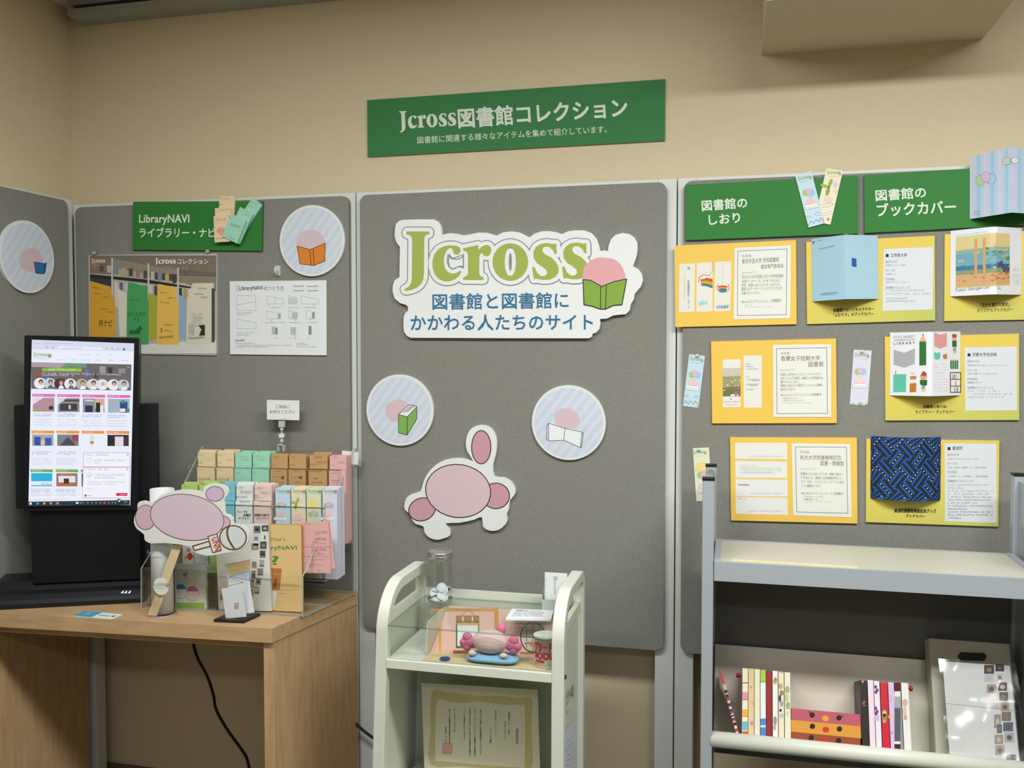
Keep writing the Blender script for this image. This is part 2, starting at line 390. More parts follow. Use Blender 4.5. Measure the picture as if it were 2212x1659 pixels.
# centre left
o, pl = disc('round blue-striped disc with a thick green book, left of the two under the logo board', PAD, (863.3, 886), (863.3, 809), 0)
A = Art(pl, CRD, .0006); A.poly(smooth([(248, 430), (265, 370), (330, 330), (400, 335), (450, 375), (440, 450), (360, 510), (290, 505)]), pink)
A.poly([(360, 455), (435, 475), (515, 390), (515, 495), (432, 632), (360, 612)], '7fae5a').poly([(360, 455), (450, 372), (517, 385), (435, 475)], 'e8ecec')
A.line([(360, 455), (435, 475), (515, 390), (515, 495), (432, 632), (360, 612)], 5, INK, True).line([(435, 475), (432, 632)], 5, INK).line([(360, 455), (450, 372), (517, 385)], 5, INK)
for dx in (0, 18, 36): A.line([(400+dx, 438-dx*.1), (465+dx*.8, 382+dx*.05)], 4, INK)
A.build('book_picture', o)
o, pl = disc('round blue-striped disc with a white open book, right of the two under the logo board', PAD, (1227.8, 913), (1227.8, 832), 0)
A = Art(pl, CRD, .0006); A.poly(smooth([(1690, 480), (1720, 420), (1795, 400), (1870, 435), (1905, 500), (1870, 565), (1780, 572), (1715, 540)]), pink)
A.poly([(1640, 530), (1780, 575), (1925, 605), (1910, 738), (1770, 675), (1640, 680)], 'e6eaec').line([(1640, 530), (1780, 575), (1925, 605), (1910, 738), (1770, 675), (1640, 680)], 4, INK, True)
A.line([(1780, 575), (1770, 675)], 4, INK).line([(1640, 530), (1625, 560), (1622, 665), (1640, 680)], 4, INK).line([(1925, 605), (1935, 612), (1920, 735), (1910, 738)], 4, INK); A.build('book_picture', o)

# ============================================================ large logo board and the cut-out
LG = [(122,200),(130,165),(155,137),(190,128),(310,125),(430,125),(465,140),(488,175),(495,210),(496,248),(560,235),(620,240),(668,252),(700,248),(790,230),(860,232),(932,254),(985,228),(1050,220),(1120,230),(1195,268),(1235,238),(1290,220),(1345,218),(1400,225),(1453,243),(1500,220),(1560,212),(1630,213),(1690,235),(1730,280),(1750,340),(1757,378),(1785,372),(1818,376),(1825,330),(1845,280),(1880,248),(1935,233),(1990,242),(2030,270),(2052,310),(2055,360),(2045,420),(2018,497),(2060,520),(2090,560),(2098,610),(2080,660),(2030,720),(2025,760),(2000,800),(1990,850),(1960,880),(1900,885),(1860,890),(1810,915),(1755,918),(1757,960),(1748,1000),(1722,1028),(1697,1035),(1690,1060),(1665,1072),(960,1071),(245,1068),(215,1050),(195,1020),(190,980),(192,900),(205,870),(228,850),(225,820),(210,806),(160,790),(120,755),(103,700),(105,650),(120,610),(158,585),(162,345),(135,310),(120,260)]
def cutout(name, pts, cr, pl0, th, label, cat, m, side=None, n=1):
    pl = pl0.moved(th); c = pl.loc(*cr(sum(p[0] for p in pts)/len(pts), sum(p[1] for p in pts)/len(pts)))
    pl = Pl(pl.O+pl.ex*c.x+pl.ey*c.y, pl.ex, pl.ey)
    q = [tuple(pl.loc(*cr(*p))) for p in (smooth(pts, n) if n > 1 else pts)]
    return MB().prism(q, -th, 0, m, side).build(name, pl.M, None, 0, label, cat), pl
o, pl = cutout('logo_board', LG, CRL, PAD, .012, 'large white contour-cut logo board with green serif letters and blue Japanese lines', 'sign', mat('e4e8e8', .4, .35))
A = Art(pl, CRL)
for L in (('868c8c', 80), ('e4e8e8', 64)):
    for k, q in enumerate(JC):
        A.line(OO if q is None else q, L[1], L[0], True)
A.ell(1042, 462, 11, 72, '868c8c').line([(545, 405), (580, 440), (668, 405), (668, 512), (632, 500), (585, 520), (552, 500), (538, 460), (545, 405)], 7, '868c8c')
A.build('letter_outline', o); z = A.z
A = Art(pl, CRL, z); A.jc(198, 608, 1655, 608, 386, 'a0af55'); z = A.z; A.build('lettering', o)
A = Art(pl, CRL, z); A.t('図書館と図書館に', 424, 845, 1505, 832, 128, '2f7099', .008).t('かかわる人たちのサイト', 250, 1010, 1698, 1005, 126, '2f7099', .008); z = A.z; A.build('tagline', o)
A = Art(pl, CRL, z); A.poly(smooth([(1620, 560), (1640, 490), (1720, 435), (1790, 430), (1880, 450), (1940, 520), (1945, 620), (1780, 680), (1625, 640)]), 'dfa5ad')
bk = [(1622, 605), (1680, 610), (1770, 660), (1870, 620), (1968, 600), (1930, 805), (1860, 810), (1798, 840), (1755, 838), (1690, 815), (1628, 805)]
A.poly(bk, '83a845').line(bk, 7, INK, True).line([(1762, 660), (1760, 838)], 6, INK).line([(1806, 655), (1800, 838)], 6, INK); A.build('book_picture', o)
# plain pink cut-out (generic shape)
CO = [(408,1230),(425,1170),(470,1135),(545,1110),(565,1050),(600,970),(670,890),(760,842),(860,828),(940,838),(998,855),(945,770),(933,690),(950,620),(990,568),(1060,545),(1130,560),(1180,615),(1198,690),(1190,790),(1165,885),(1178,985),(1255,992),(1320,1030),(1355,1090),(1350,1140),(1308,1190),(1300,1260),(1280,1310),(1288,1360),(1255,1410),(1200,1445),(1130,1445),(1080,1410),(1070,1330),(1000,1355),(870,1380),(760,1385),(795,1440),(795,1490),(750,1510),(690,1525),(620,1505),(580,1460),(570,1410),(505,1390),(470,1345),(455,1305),(415,1270)]
o, pl = cutout('cutout_board', CO, CRD, PAD, .010, 'large white-edged pink cut-out board under the two round discs, above the cart', 'sign', mat('e2e6e6', .4, .35), n=2)
A = Art(pl, CRD)
for q, c in ((ell(1065, 735, 78, 138), rose), (ell(1190, 1150, 112, 105), rose), (ell(560, 1265, 112, 92, a=-20), rose), (ell(868, 1108, 275, 222, a=8), pink)):
    A.line(q, 16, INK, True).poly(q, c)
A.build('pink_print', o)

# ============================================================ green signs
gr, gw = mat('2f7a34', .55, .25), 'dfe6da'
o, pl, a, b_ = board('banner_sign', [(793, 216), (1437, 171), (1436, 303), (794, 339)], BACK(WY), .007, mat('3b7d4a', .6, .2), mat('8f8a7c', .7), 'long green banner with white Japanese lettering on the beige wall', 'sign')
A = Art(pl, CRS); A.jc(270, 384, 668, 364, 122, gw).t('図書館コレクション', 688, 380, 1872, 300, 136, gw, .022).t('図書館に関連する様々なアイテムを集めて紹介しています。', 397, 490, 1727, 412, 50, gw, .004)
A.build('lettering', o)
o, pl, a, b_ = board('green_sign', [(287, 435), (567, 435), (566, 541), (287, 540)], PAD, .008, gr, mat('4a6a4c', .7), 'green sign headed with katakana, above the laminated poster on the left partition', 'sign', 'green heading signs')
A = Art(pl, CR1); A.t('LibraryNAVI', 1188, 420, 1615, 420, 90, gw, .014).t('ライブラリー・ナビ', 1190, 522, 1835, 522, 80, gw, .016); A.build('lettering', o)
NAVI = pl
o, pl, a, b_ = board('green_sign', cq(CR3, (122, 395), (1600, 310), (1590, 810), (125, 862)), PAD, .008, gr, mat('4a6a4c', .7), 'green sign with two bookmarks pinned on it, leftmost of the two over the yellow boards', 'sign', 'green heading signs')
A = Art(pl, CR3); A.t('図書館の', 265, 618, 650, 588, 92, gw, .016).t('しおり', 325, 735, 590, 712, 84, gw, .016); A.build('lettering', o)
o, pl, a, b_ = board('green_sign', [(1867.7, 379), (2250, 353), (2249, 485), (1866.5, 502.5)], PAD, .008, gr, mat('4a6a4c', .7), 'green sign partly covered by a striped book cover, at the far right', 'sign', 'green heading signs')
A = Art(pl, CR4); A.t('図書館の', 168, 533, 595, 502, 96, gw, .016).t('ブックカバー', 178, 665, 850, 632, 112, gw, .016); A.build('lettering', o)

# folded leaflets standing on the left green sign
def steps(name, label, faces, cr, pl0, gap, h, cat='leaflet', group=None):
    """accordion leaflet: faces (back to front) as photographed quads, each a page gap nearer the viewer"""
    n = len(faces); pls = [pl0.moved(gap*(k+1)) for k in range(n)]
    f0 = fit(cq(cr, *faces[-1]), pls[-1])[0]
    e = empty(name, f0.M, label, cat, group)
    for k, q in enumerate(faces):
        pl, wd, ht = fit(cq(cr, *q), pls[k])
        MB().box(-wd/2, wd/2, -ht/2, ht/2, -gap, 0, P(h)).build('page', pl.M, e)
    return e, pls
NB = Pl(NAVI.O, NAVI.ex, NAVI.ey)
e, pls = steps('folded_leaflet', 'cream stepped leaflet standing on the left green sign', [[(1862, 165), (1995, 175), (1990, 560), (1862, 555)], [(1838, 280), (1980, 262), (1978, 560), (1838, 560)], [(1825, 345), (1955, 330), (1958, 562), (1828, 565)]], CR1, NB, .006, 'e6cdab')
A = Art(pls[2], CR1); A.t('ウパっち', 1842, 388, 1930, 384, 26, 'a06a5c').t('LibraryNAVI', 1845, 545, 1935, 538, 18, '7a5a4a').ell(1888, 470, 38, 32, 'd8a08c'); A.build('lettering', e)
A = Art(pls[1], CR1); A.scrawl(1850, 300, 1960, 290, 12, 'b09a80'); A.build('lettering', e)
A = Art(pls[0], CR1); A.scrawl(1875, 200, 1960, 205, 14, 'b09a80').scrawl(1865, 255, 1900, 250, 12, '8a8a5a'); A.build('lettering', e)
e, pls = steps('folded_leaflet', 'mint green stepped leaflet leaning tilted on the left green sign', [[(2130, 160), (2212, 238), (2050, 575), (1970, 520)], [(2030, 262), (2160, 320), (2040, 585), (1950, 520)], [(1968, 330), (2112, 378), (2010, 583), (1900, 505)]], CR1, NB, .007, '9fd3bb')
A = Art(pls[2], CR1); A.jc(1965, 420, 2045, 448, 26, '86a858').line([(1968, 410), (2010, 435)], 8, '8ab4d8').t('LibraryNAVI', 1962, 530, 1995, 552, 12, '3a4a40'); A.build('lettering', e)
A = Art(pls[1], CR1); A.scrawl(2080, 330, 2130, 345, 10, '6f9a86'); A.build('lettering', e)
A = Art(pls[0], CR1); A.scrawl(2130, 215, 2190, 250, 10, '6f9a86').scrawl(2075, 240, 2150, 275, 10, '6f9a86'); A.build('lettering', e)

# ============================================================ laminated poster
o, pl, a, b_ = board('laminated_poster', [(191.5, 549), (469, 549.5), (467.5, 766), (191.5, 765)], PAD, .004, mat('b9b7ae', .22, .5), mat('c8cccc', .4), 'laminated poster of coloured leaflets on a library shelf, behind the black screen', 'poster', r=.006)
A = Art(pl, CR1)
A.poly([(768, 680), (1845, 680), (1845, 960), (1260, 860), (768, 830)], '6b665c').poly([(960, 705), (1520, 800), (1520, 850), (960, 800)], '8f8a80')
A.poly([(768, 685), (1845, 685), (1845, 830), (1400, 790), (950, 700), (768, 690)], '7d7363')
A.poly([(768, 700), (950, 700), (950, 835), (768, 830)], '8b6f5e').poly([(970, 790), (1250, 830), (1250, 880), (970, 850)], 'a9a79c').poly([(1280, 820), (1520, 840), (1520, 900), (1280, 880)], '4c4a45').poly([(1530, 850), (1845, 860), (1845, 1000), (1530, 900)], '8d8470')
A.poly([(768, 838), (1260, 885), (1650, 950), (1640, 980), (1260, 915), (768, 866)], '2e2c29').poly([(768, 866), (960, 885), (960, 1000), (768, 900)], '3e3f3d')
A.poly([(955, 880), (1845, 985), (1845, 1515), (768, 1515), (768, 1100), (955, 1000)], 'b3b0a4')
for k in range(20):
    x = 980+k*42; A.rect(x, 905+k*4, x+26, 1120, ['d8d2c4', '4f6f8f', 'c7c2b6', '3c3a36', 'b59a5a', 'e2ded4', '8a9a6a', 'ccc7bd', '5a4a42', 'dcd6c8'][k % 10])
for k in range(12):
    x = 790+k*62; A.rect(x, 745+k*9, x+34, 805+k*10, ['a07a6a', '56534c', 'bdb8ac', '7d8f9f', 'c2a868', '4a4844'][k % 6])
for x in (950, 1260, 1512): A.line([(x+8, 700+(x-950)*.15), (x+8, 1130)], 15, 'c9c9c3', cap=False)
A.poly([(1005, 960), (1085, 1000), (1085, 1370), (1020, 1370)], 'ded9c8').poly([(1265, 1000), (1340, 1020), (1340, 1390), (1265, 1410)], 'a9a93e').poly([(1525, 1010), (1588, 1050), (1585, 1380), (1530, 1390)], '8fb0cc')
A.poly([(1150, 1440), (1845, 1400), (1845, 1515), (1000, 1515)], 'dcdad2')
A.poly([(768, 895), (945, 945), (950, 990), (985, 1075), (985, 1420), (768, 1420)], 'dba63a').poly([(1097, 905), (1262, 945), (1262, 1040), (1270, 1080), (1268, 1440), (1080, 1440), (1085, 1030)], '4aa060')
A.poly([(1352, 920), (1508, 955), (1508, 1060), (1528, 1085), (1526, 1440), (1338, 1440), (1342, 1060)], 'e5bb57').poly([(1645, 915), (1825, 915), (1825, 1430), (1800, 1440), (1590, 1440), (1595, 1060)], 'd6d2c2')
A.line([(1820, 960), (1820, 1420)], 26, '4a4a48', cap=False)
A.build('photo_print', o); z = A.z; A = Art(pl, CR1, z)
A.t('月ナビ', 845, 1285, 958, 1285, 55, INK, .01).t('クリスマス', 1095, 1198, 1240, 1198, 34, '1e4a2a', .01).t('ナビ', 1140, 1240, 1195, 1240, 34, '1e4a2a', .01)
A.t('LibraryNAVI', 1358, 1394, 1480, 1388, 28, INK, .01).t('LibraryNAVI', 1608, 1400, 1743, 1395, 28, INK, .01).t('5', 1370, 1335, 1390, 1335, 36)
A.poly([(1100, 1350), (1110, 1310), (1150, 1320), (1200, 1275), (1215, 1300), (1190, 1350)], '2c6a3c')
for k in range(6): A.scrawl(1635+8*(k % 2), 1185+k*20, 1725, 1185+k*20, 14, '6f6c62', seed=k)
A.rect(1610, 1265, 1660, 1360, 'b8b4a6').poly([(1695, 1275), (1750, 1270), (1750, 1362), (1700, 1362), (1720, 1310)], '33312e')
for q in ((850, 1140), (900, 1165), (790, 960), (800, 1010), (880, 1040), (1110, 1060), (1370, 1000), (1420, 1045), (1370, 1085), (1690, 965), (1660, 1012), (1700, 1040), (1400, 1275), (1400, 1325)): A.scrawl(*q, q[0]+75, q[1]+4, 12, '6a5630', seed=q[0])
A.jc(785, 742, 900, 742, 38, 'dfe0dc').scrawl(785, 770, 885, 770, 10, 'cfcfca')
A.jc(1328, 750, 1502, 750, 48, 'f0f0ec').t('コレクション', 1518, 752, 1780, 752, 44, 'f0f0ec', .012).t('ライブラリー・ナビ', 1330, 803, 1610, 803, 30, 'c4c2ba').scrawl(1330, 840, 1825, 840, 10, 'a5a298'); A.build('lettering', o)
for x, y in ((820, 656), (1785, 642)):
    q = PAD.loc(*CR1(x, y)); MB().box(q.x-.008, q.x+.008, -.018, -.0155, q.y-.008, q.y+.006, FILM).tube([(q.x, -.015, q.y), (q.x, -.027, q.y-.002)], .005, ACE).build('clear_pin', I4, o)
# ============================================================ A4 instruction sheet in clear sleeve
o, pl, a, b_ = board('instruction_sheet', [(496, 607), (705, 606), (706, 767), (497, 766)], PAD, .005, mat('e3e8ec', .3, .4), mat('9a9c9c', .5), 'white A4 sheet of folding diagrams on the left partition, under the orange-book disc', 'paper sheet')
A = Art(pl, CR2); A.t('LibraryNAVI', 238, 952, 445, 947, 46, '3c3e42', .012).t('のつくり方', 457, 945, 635, 943, 40, '3c3e42').line([(210, 905), (225, 900), (228, 940), (212, 945)], 3, '777777', True)
for x, y in ((720, 915), (846, 915), (720, 955), (846, 955)): A.t('LibraryNAVI', x, y, x+95, y, 17, '4a4c50', .008)
g = '9aa0a6'
for q in ([(212, 988), (383, 990), (385, 1122), (214, 1122)], [(216, 1200), (386, 1230), (387, 1285), (216, 1285)], [(482, 990), (633, 1020), (633, 1063), (483, 1062)], [(677, 990), (752, 1008), (752, 1063), (677, 1063)], [(790, 990), (944, 1022), (944, 1063), (791, 1063)], [(483, 1125), (605, 1150), (607, 1196), (484, 1196)], [(680, 1122), (757, 1140), (757, 1196), (682, 1196)], [(835, 1122), (912, 1136), (912, 1195), (836, 1195)]): A.line(q, 2, g, True)
for q in ([(212, 1075), (383, 1040)], [(558, 1005), (558, 1063)], [(716, 1012), (716, 1063)]): A.line(q, 2, g)
for x0, y0, x1, y1, c in ((680, 1012, 752, 1063, 'c9cdd8'), (582, 1150, 608, 1196, 'a9adba'), (708, 1142, 757, 1196, 'b9bdc8'), (888, 1138, 912, 1195, '9a9eaa'), (528, 1265, 552, 1337, 'b9bdc8'), (556, 1275, 580, 1337, '8f93a0'), (695, 1272, 745, 1338, 'b9bdc8'), (858, 1262, 884, 1338, '8a8e9a')): A.rect(x0, y0, x1, y1, c)
for x, y in ((500, 1075), (905, 1075), (522, 1208), (740, 1208), (872, 1203), (730, 1350)): A.poly([(x-10, y-4), (x+10, y-4), (x, y+8)], 'cfc68a')
for x, y, l in ((515, 1100, 85), (668, 1100, 95), (815, 1100, 110), (468, 1235, 185), (680, 1235, 115), (830, 1235, 115), (525, 1372, 60), (680, 1374, 80), (855, 1374, 32), (216, 1146, 140), (216, 1164, 100), (216, 1327, 175), (216, 1346, 110), (205, 1420, 180), (205, 1438, 500), (205, 1452, 290), (752, 1420, 70), (752, 1432, 100), (752, 1450, 180)): A.scrawl(x, y, x+l, y, 9, '9a9ea2', seed=l)
A.t('LibraryNAVI', 203, 1400, 287, 1398, 16, '3c3e42', .01); A.build('lettering', o)
# clear hook
q = PAD.loc(601, 585)
h = MB().box(q.x-.008, q.x+.008, -.018, -.015, q.y-.014, q.y+.014, mat('c3c7c4', .15, .6)).tube([(q.x, -.018, q.y-.004), (q.x, -.030, q.y-.010), (q.x, -.034, q.y), (q.x, -.032, q.y+.008)], .003, mat('cfd4d2', .15, .6))
h.build('clear_hook', None, None, 0, 'small clear plastic hook above the white instruction sheet', 'hook')

# ============================================================ yellow display boards on the right partition
yel, yside = mat('ecc45a', .5, .25), mat('d8b860', .6)
CIR = '4a3f3c'
def card(A, q, dot, lines, small=(), star=None):
    """cream card with a dotted border and handwritten lines: (text, x0, y0, x1, y1, h, colour)"""
    A.poly(q, 'e4e4de').dots(dot+[dot[0]], 9, 6, '5a5350')
    for L in lines: A.t(*L[:6], L[6] if len(L) > 6 else '6e6866')
    return A
def yboard(label, q): return board('display_board', q, PAD, .006, yel, yside, label, 'display board', 'yellow bookmark boards')
o, pl, a, b_ = yboard('yellow board with three white bookmarks of rainbow designs, under the bookmark-pinned green sign', cq(CR3, (35, 912), (1072, 862), (1062, 1583), (28, 1605)))
A = Art(pl, CR3)
for q in ([(70, 1068), (203, 1060), (198, 1475), (65, 1480)], [(218, 1058), (355, 1052), (352, 1472), (213, 1477)], [(373, 1050), (514, 1045), (505, 1467), (365, 1473)]): A = Art(pl, CR3); A.poly(q, 'e2e0d8').build('bookmark_card', o)
z = A.z; A = Art(pl, CR3, z)
A.ell(150, 1104, 12, 13, '7aa63c').ell(150, 1104, 5, 5, 'e2e0d8').vt('学校図書館活用データベース', 147, 1205, 1445, 20, '4a7a8c', .01).line([(115, 1150), (112, 1385)], 3, 'a0a4a8', cap=False)
A.poly([(250, 1215), (300, 1185), (353, 1195), (353, 1275), (320, 1265), (255, 1245)], 'c9622c')
for k, c in enumerate(('d24a2a', 'd9822f', 'd8b83a', '5a9a4a', '3f6fb0')): A.line([(248+k*3, 1205+k*11), (300, 1200+k*12), (353, 1210+k*15)], 12, c, cap=False)
A.line([(353, 1052), (352, 1120), (330, 1165)], 3, 'c0806a', cap=False).line([(330, 1165), (270, 1160), (240, 1180), (230, 1230)], 5, 'cf4a35').poly([(232, 1400), (270, 1375), (282, 1395), (305, 1380), (308, 1410), (240, 1425)], '9fd3dc')
A.line([(440, 1050), (438, 1240)], 2, 'b8b4ae', cap=False)
for k, c in enumerate(('d24a2a', 'd9a23a', '3f6fb0', '4a8a6a')): A.ell(440, 1262+k*13, 42-k*3, 11, c)
A.line([(405, 1300), (388, 1270), (400, 1240)], 5, 'cf4a35').line([(480, 1300), (497, 1270), (485, 1240)], 5, 'cf4a35')
A.t('学校図書館', 385, 1452, 490, 1445, 24, '3f9aa8', .01).scrawl(390, 1428, 488, 1422, 12, '7fb8c0'); A.build('bookmark_designs', o); z = A.z
A = Art(pl, CR3, z)
card(A, [(540, 930), (1022, 908), (1015, 1530), (532, 1542)], [(568, 958), (988, 940), (982, 1500), (565, 1508)], [
 ('作成者:', 600, 1018, 690, 1010, 28, '8a827e'), ('東京学芸大学 学校図書館', 605, 1068, 920, 1050, 42, CIR), ('運営専門委員会', 765, 1110, 958, 1100, 36, CIR), ('Jcrossより:', 600, 1158, 732, 1150, 26, 'a09a96'),
 ('「先生のための授業に役立つ学校図書館', 600, 1195, 956, 1183, 30), ('活用データベース」を PR するために', 602, 1230, 932, 1222, 28), ('作成。表面にはキャラクターのポウち。', 600, 1264, 932, 1258, 28), ('裏面にはデータベースへのアクセス方法が', 600, 1296, 950, 1288, 28), ('記載されています。', 600, 1330, 758, 1325, 26),
 ('※Jcrossコレクションに 1 点掲載中', 600, 1408, 940, 1398, 34)])
A.scrawl(625, 1425, 705, 1422, 10).scrawl(625, 1440, 860, 1436, 7, 'a8a8a4'); A.build('text_card', o)
o, pl, a, b_ = yboard('yellow board with a pink flower-field bookmark and a white one, in the middle row', cq(CR5, (325, 143), (1342, 117), (1348, 808), (332, 808)))
for q in ([(418, 290), (565, 285), (565, 675), (422, 678)], [(588, 258), (738, 254), (738, 680), (592, 682)]): A = Art(pl, CR5); A.poly(q, 'e3e2dc').build('bookmark_card', o)
z = A.z; A = Art(pl, CR5, z)
A.poly([(419, 360), (565, 356), (565, 588), (421, 590)], 'c9c3b4').poly([(419, 430), (565, 420), (565, 588), (421, 590)], '9aa06e').poly([(420, 520), (565, 505), (565, 588), (421, 590)], '6c7a48')
rr = random.Random(3)
for k in range(34):
    x, y = rr.uniform(428, 558), rr.uniform(400, 580); r = 3+(y-400)/24; A.ell(x, y, r, r*.8, rr.choice(['d46a90', 'e2a8bc', 'efe6e6', 'c4466f', 'd98aa8']))
A.ell(485, 610, 5, 6, 'a0606a').scrawl(428, 638, 558, 636, 8, 'b09090').scrawl(445, 658, 540, 657, 6, 'b8a8a8')
for k, (x, y, l) in enumerate(((610, 330, 30), (608, 350, 60), (608, 370, 105), (608, 433, 38), (610, 455, 110), (635, 464, 85), (610, 495, 100), (640, 503, 60), (610, 538, 62))): A.scrawl(x, y, x+l, y-1, 9, '8a8a92', seed=k)
A.build('bookmark_designs', o); z = A.z; A = Art(pl, CR5, z)
card(A, [(828, 170), (1303, 163), (1303, 758), (830, 758)], [(857, 200), (1266, 193), (1272, 727), (862, 730)], [
 ('作成者:', 890, 252, 970, 248, 24, '8a827e'), ('香蘭女子短期大学', 893, 302, 1212, 298, 42, CIR), ('図書館', 1118, 350, 1240, 345, 42, CIR), ('Jcrossより:', 890, 386, 1015, 382, 22, 'a09a96'),
 ('表面には学内のマスコットキャラクター', 890, 424, 1228, 418, 24), ('KSR ちゃんを使用。裏面には利用案内も', 890, 454, 1236, 450, 24), ('書かれたしおり。', 890, 484, 1045, 482, 23), ('季節に合わせた限定バージョンも随時', 890, 514, 1230, 508, 24), ('配布されます。', 890, 545, 1012, 542, 23),
 ('※Jcrossコレクションに 6 点掲載中', 890, 592, 1225, 588, 26), ('KSR ちゃん 1〜5', 915, 612, 1022, 610, 15), ('KSR ちゃん 6 (クリスマス)', 915, 632, 1075, 630, 15)])
A.scrawl(915, 645, 1150, 644, 6, 'b0b0ac'); A.build('text_card', o)
o, pl, a, b_ = yboard('yellow board with four white bookmarks stacked on its left, in the bottom row', cq(CR5, (476, 922), (1507, 926), (1522, 1625), (490, 1600)))
A = Art(pl, CR5)
for q in ([(518, 967), (945, 967), (945, 1103), (520, 1098)], [(520, 1112), (945, 1120), (945, 1255), (522, 1252)], [(523, 1262), (948, 1268), (948, 1405), (525, 1402)], [(523, 1408), (948, 1415), (950, 1555), (527, 1545)]): A = Art(pl, CR5); A.poly(q, 'e3e3df').build('bookmark_card', o)
z = A.z; A = Art(pl, CR5, z)
A.t('WAKO UNIVERSITY LIBRARY', 640, 1082, 915, 1084, 10, '9a9a98').t('WAKO UNIVERSITY LIBRARY', 640, 1385, 915, 1387, 10, '9a9a98').t('WAKO UNIVERSITY LIBRARY', 640, 1527, 915, 1530, 10, '9a9a98')
for k in range(4): A.scrawl(560, 1160+k*18, (690, 905, 900, 830)[k], 1161+k*18, 10, '8fb8a0', seed=k)
A.t('学校用図書館案', 545, 1316, 632, 1317, 14, 'b0405a').scrawl(545, 1424, 605, 1425, 7, 'a86a70').scrawl(610, 1534, 640, 1534, 8, 'a05a5a'); A.build('bookmark_designs', o); z = A.z; A = Art(pl, CR5, z)
card(A, [(980, 970), (1457, 977), (1470, 1575), (993, 1558)], [(1012, 1000), (1427, 1003), (1438, 1542), (1022, 1530)], [
 ('作成者:', 1048, 1055, 1130, 1055, 24, '8a827e'), ('和光大学附属梅根記念', 1050, 1106, 1385, 1108, 40, CIR), ('図書・情報館', 1215, 1153, 1405, 1156, 40, CIR), ('Jcrossより:', 1053, 1190, 1178, 1192, 22, 'a09a96'),
 ('図書館のロゴ&キャラクター募集で集まっ', 1053, 1230, 1400, 1236, 24), ('た作品たち。裏面には図書館利用ミニ', 1055, 1262, 1390, 1268, 24), ('ガイド付き。イラストもミニガイドも全部', 1057, 1294, 1403, 1300, 24), ('で 16 種類あります。', 1058, 1328, 1220, 1330, 23),
 ('※Jcrossコレクションに 15 点掲載中', 1058, 1390, 1403, 1396, 26), ('ワコちゃん 1〜6, ロボ、', 1078, 1412, 1238, 1414, 14), ('応募作品 1〜10', 1080, 1434, 1195, 1436, 16)])
A.scrawl(1080, 1446, 1312, 1449, 6, 'b0b0ac'); A.build('text_card', o)

# gradient boards carrying paper book covers
grad = mat('9fbf72', .5, .25, kind='grad', h2='f2c24c', scale=.26)
def gboard(label, q): return board('display_board', q, PAD, .006, grad, mat('e6d9b4', .6), label, 'display board', 'yellow book cover boards')
def info(A, q, head, x, y, h, rows):
    A.poly(q, 'd6dae0').rect(x[0], y-h*.8, x[0]+h*.8, y+1, '2c2c30').t(head, x[1], y, x[2], y, h, '3a3a3e', .012)
    for k, (txt, x1, yy, hh) in enumerate(rows):
        if txt: A.t(txt, x[0], yy, x1, yy, hh, '6a6a70')
        else: A.scrawl(x[0], yy, x1, yy, hh, '9a9ca2', seed=k)
    return A
o, G1, a, b_ = gboard('yellow-green board behind the pale blue dotted book cover', [(1742.8, 523), (2020, 509), (2019, 692.4), (1742.3, 700)])
A = Art(G1, CR4)
info(A, [(232, 940), (655, 922), (650, 1455), (222, 1468)], '立命館大学', (250, 292, 430), 1008, 32, [('【配布方法】', 342, 1060, 22), ('図書館カウンターで配布', 420, 1086, 16), ('【サイズ】', 325, 1134, 22), ('文庫本サイズ', 340, 1162, 16), ('【作成者】', 322, 1208, 22), ('学生ライブラリースタッフ', 448, 1232, 17), ('【図書館からのコメント】', 452, 1280, 22), ('', 572, 1300, 15), ('', 630, 1328, 15), ('', 430, 1368, 15), ('', 495, 1392, 15)])
A.build('info_card', o); z = A.z
A = Art(G1, CR3, z); A.t('図書館イメージキャラクター', 1385, 1478, 1730, 1464, 30, '2e2a26', .014).t('「よむりす」のブックカバー', 1385, 1520, 1725, 1506, 30, '2e2a26', .014); A.build('lettering', o)
o, G2, a, b_ = gboard('yellow-green board behind the white book cover with a painted landscape, at the right edge', [(2041.6, 507.6), (2330, 493), (2329, 690), (2039.4, 691.9)])
A = Art(G2, CR4); A.t('「学びと遊びの歴史」', 1058, 1437, 1308, 1425, 34, '2e2a26', .014).t('オリジナルブックカバー', 1030, 1482, 1335, 1470, 32, '2e2a26', .014); A.build('lettering', o)
o, G3, a, b_ = gboard('yellow-green board behind the white book cover with pencils and pennants', cq(CR6, (230, 105), (1322, 78), (1328, 782), (238, 785)))
A = Art(G3, CR6); info(A, [(880, 192), (1305, 182), (1308, 702), (887, 705)], '京都大学吉田南', (905, 945, 1142), 263, 30, [('【配布方法】', 998, 314, 20), ('図書館内およびWebサイトからのダウンロード', 1232, 343, 14), ('【サイズ】', 980, 388, 20), ('文庫・新書どちらにも使える大きさ', 1152, 412, 14), ('【作成者】', 980, 458, 20), ('図書館スタッフ', 1020, 484, 15), ('【図書館からのコメント】', 1110, 528, 20), ('', 1165, 552, 14), ('', 1265, 577, 14), ('', 1200, 602, 14)])
A.build('info_card', o); z = A.z; A = Art(G3, CR6, z); A.t('図書館に来てね', 545, 686, 732, 684, 26, '2e2a26', .014).t('ライブラリー ブックカバー', 480, 730, 800, 727, 27, '2e2a26', .014); A.build('lettering', o)
o, G4, a, b_ = gboard('yellow-green board behind the blue and black patterned book cover', cq(CR6, (77, 937), (1160, 950), (1160, 1652), (82, 1612)))
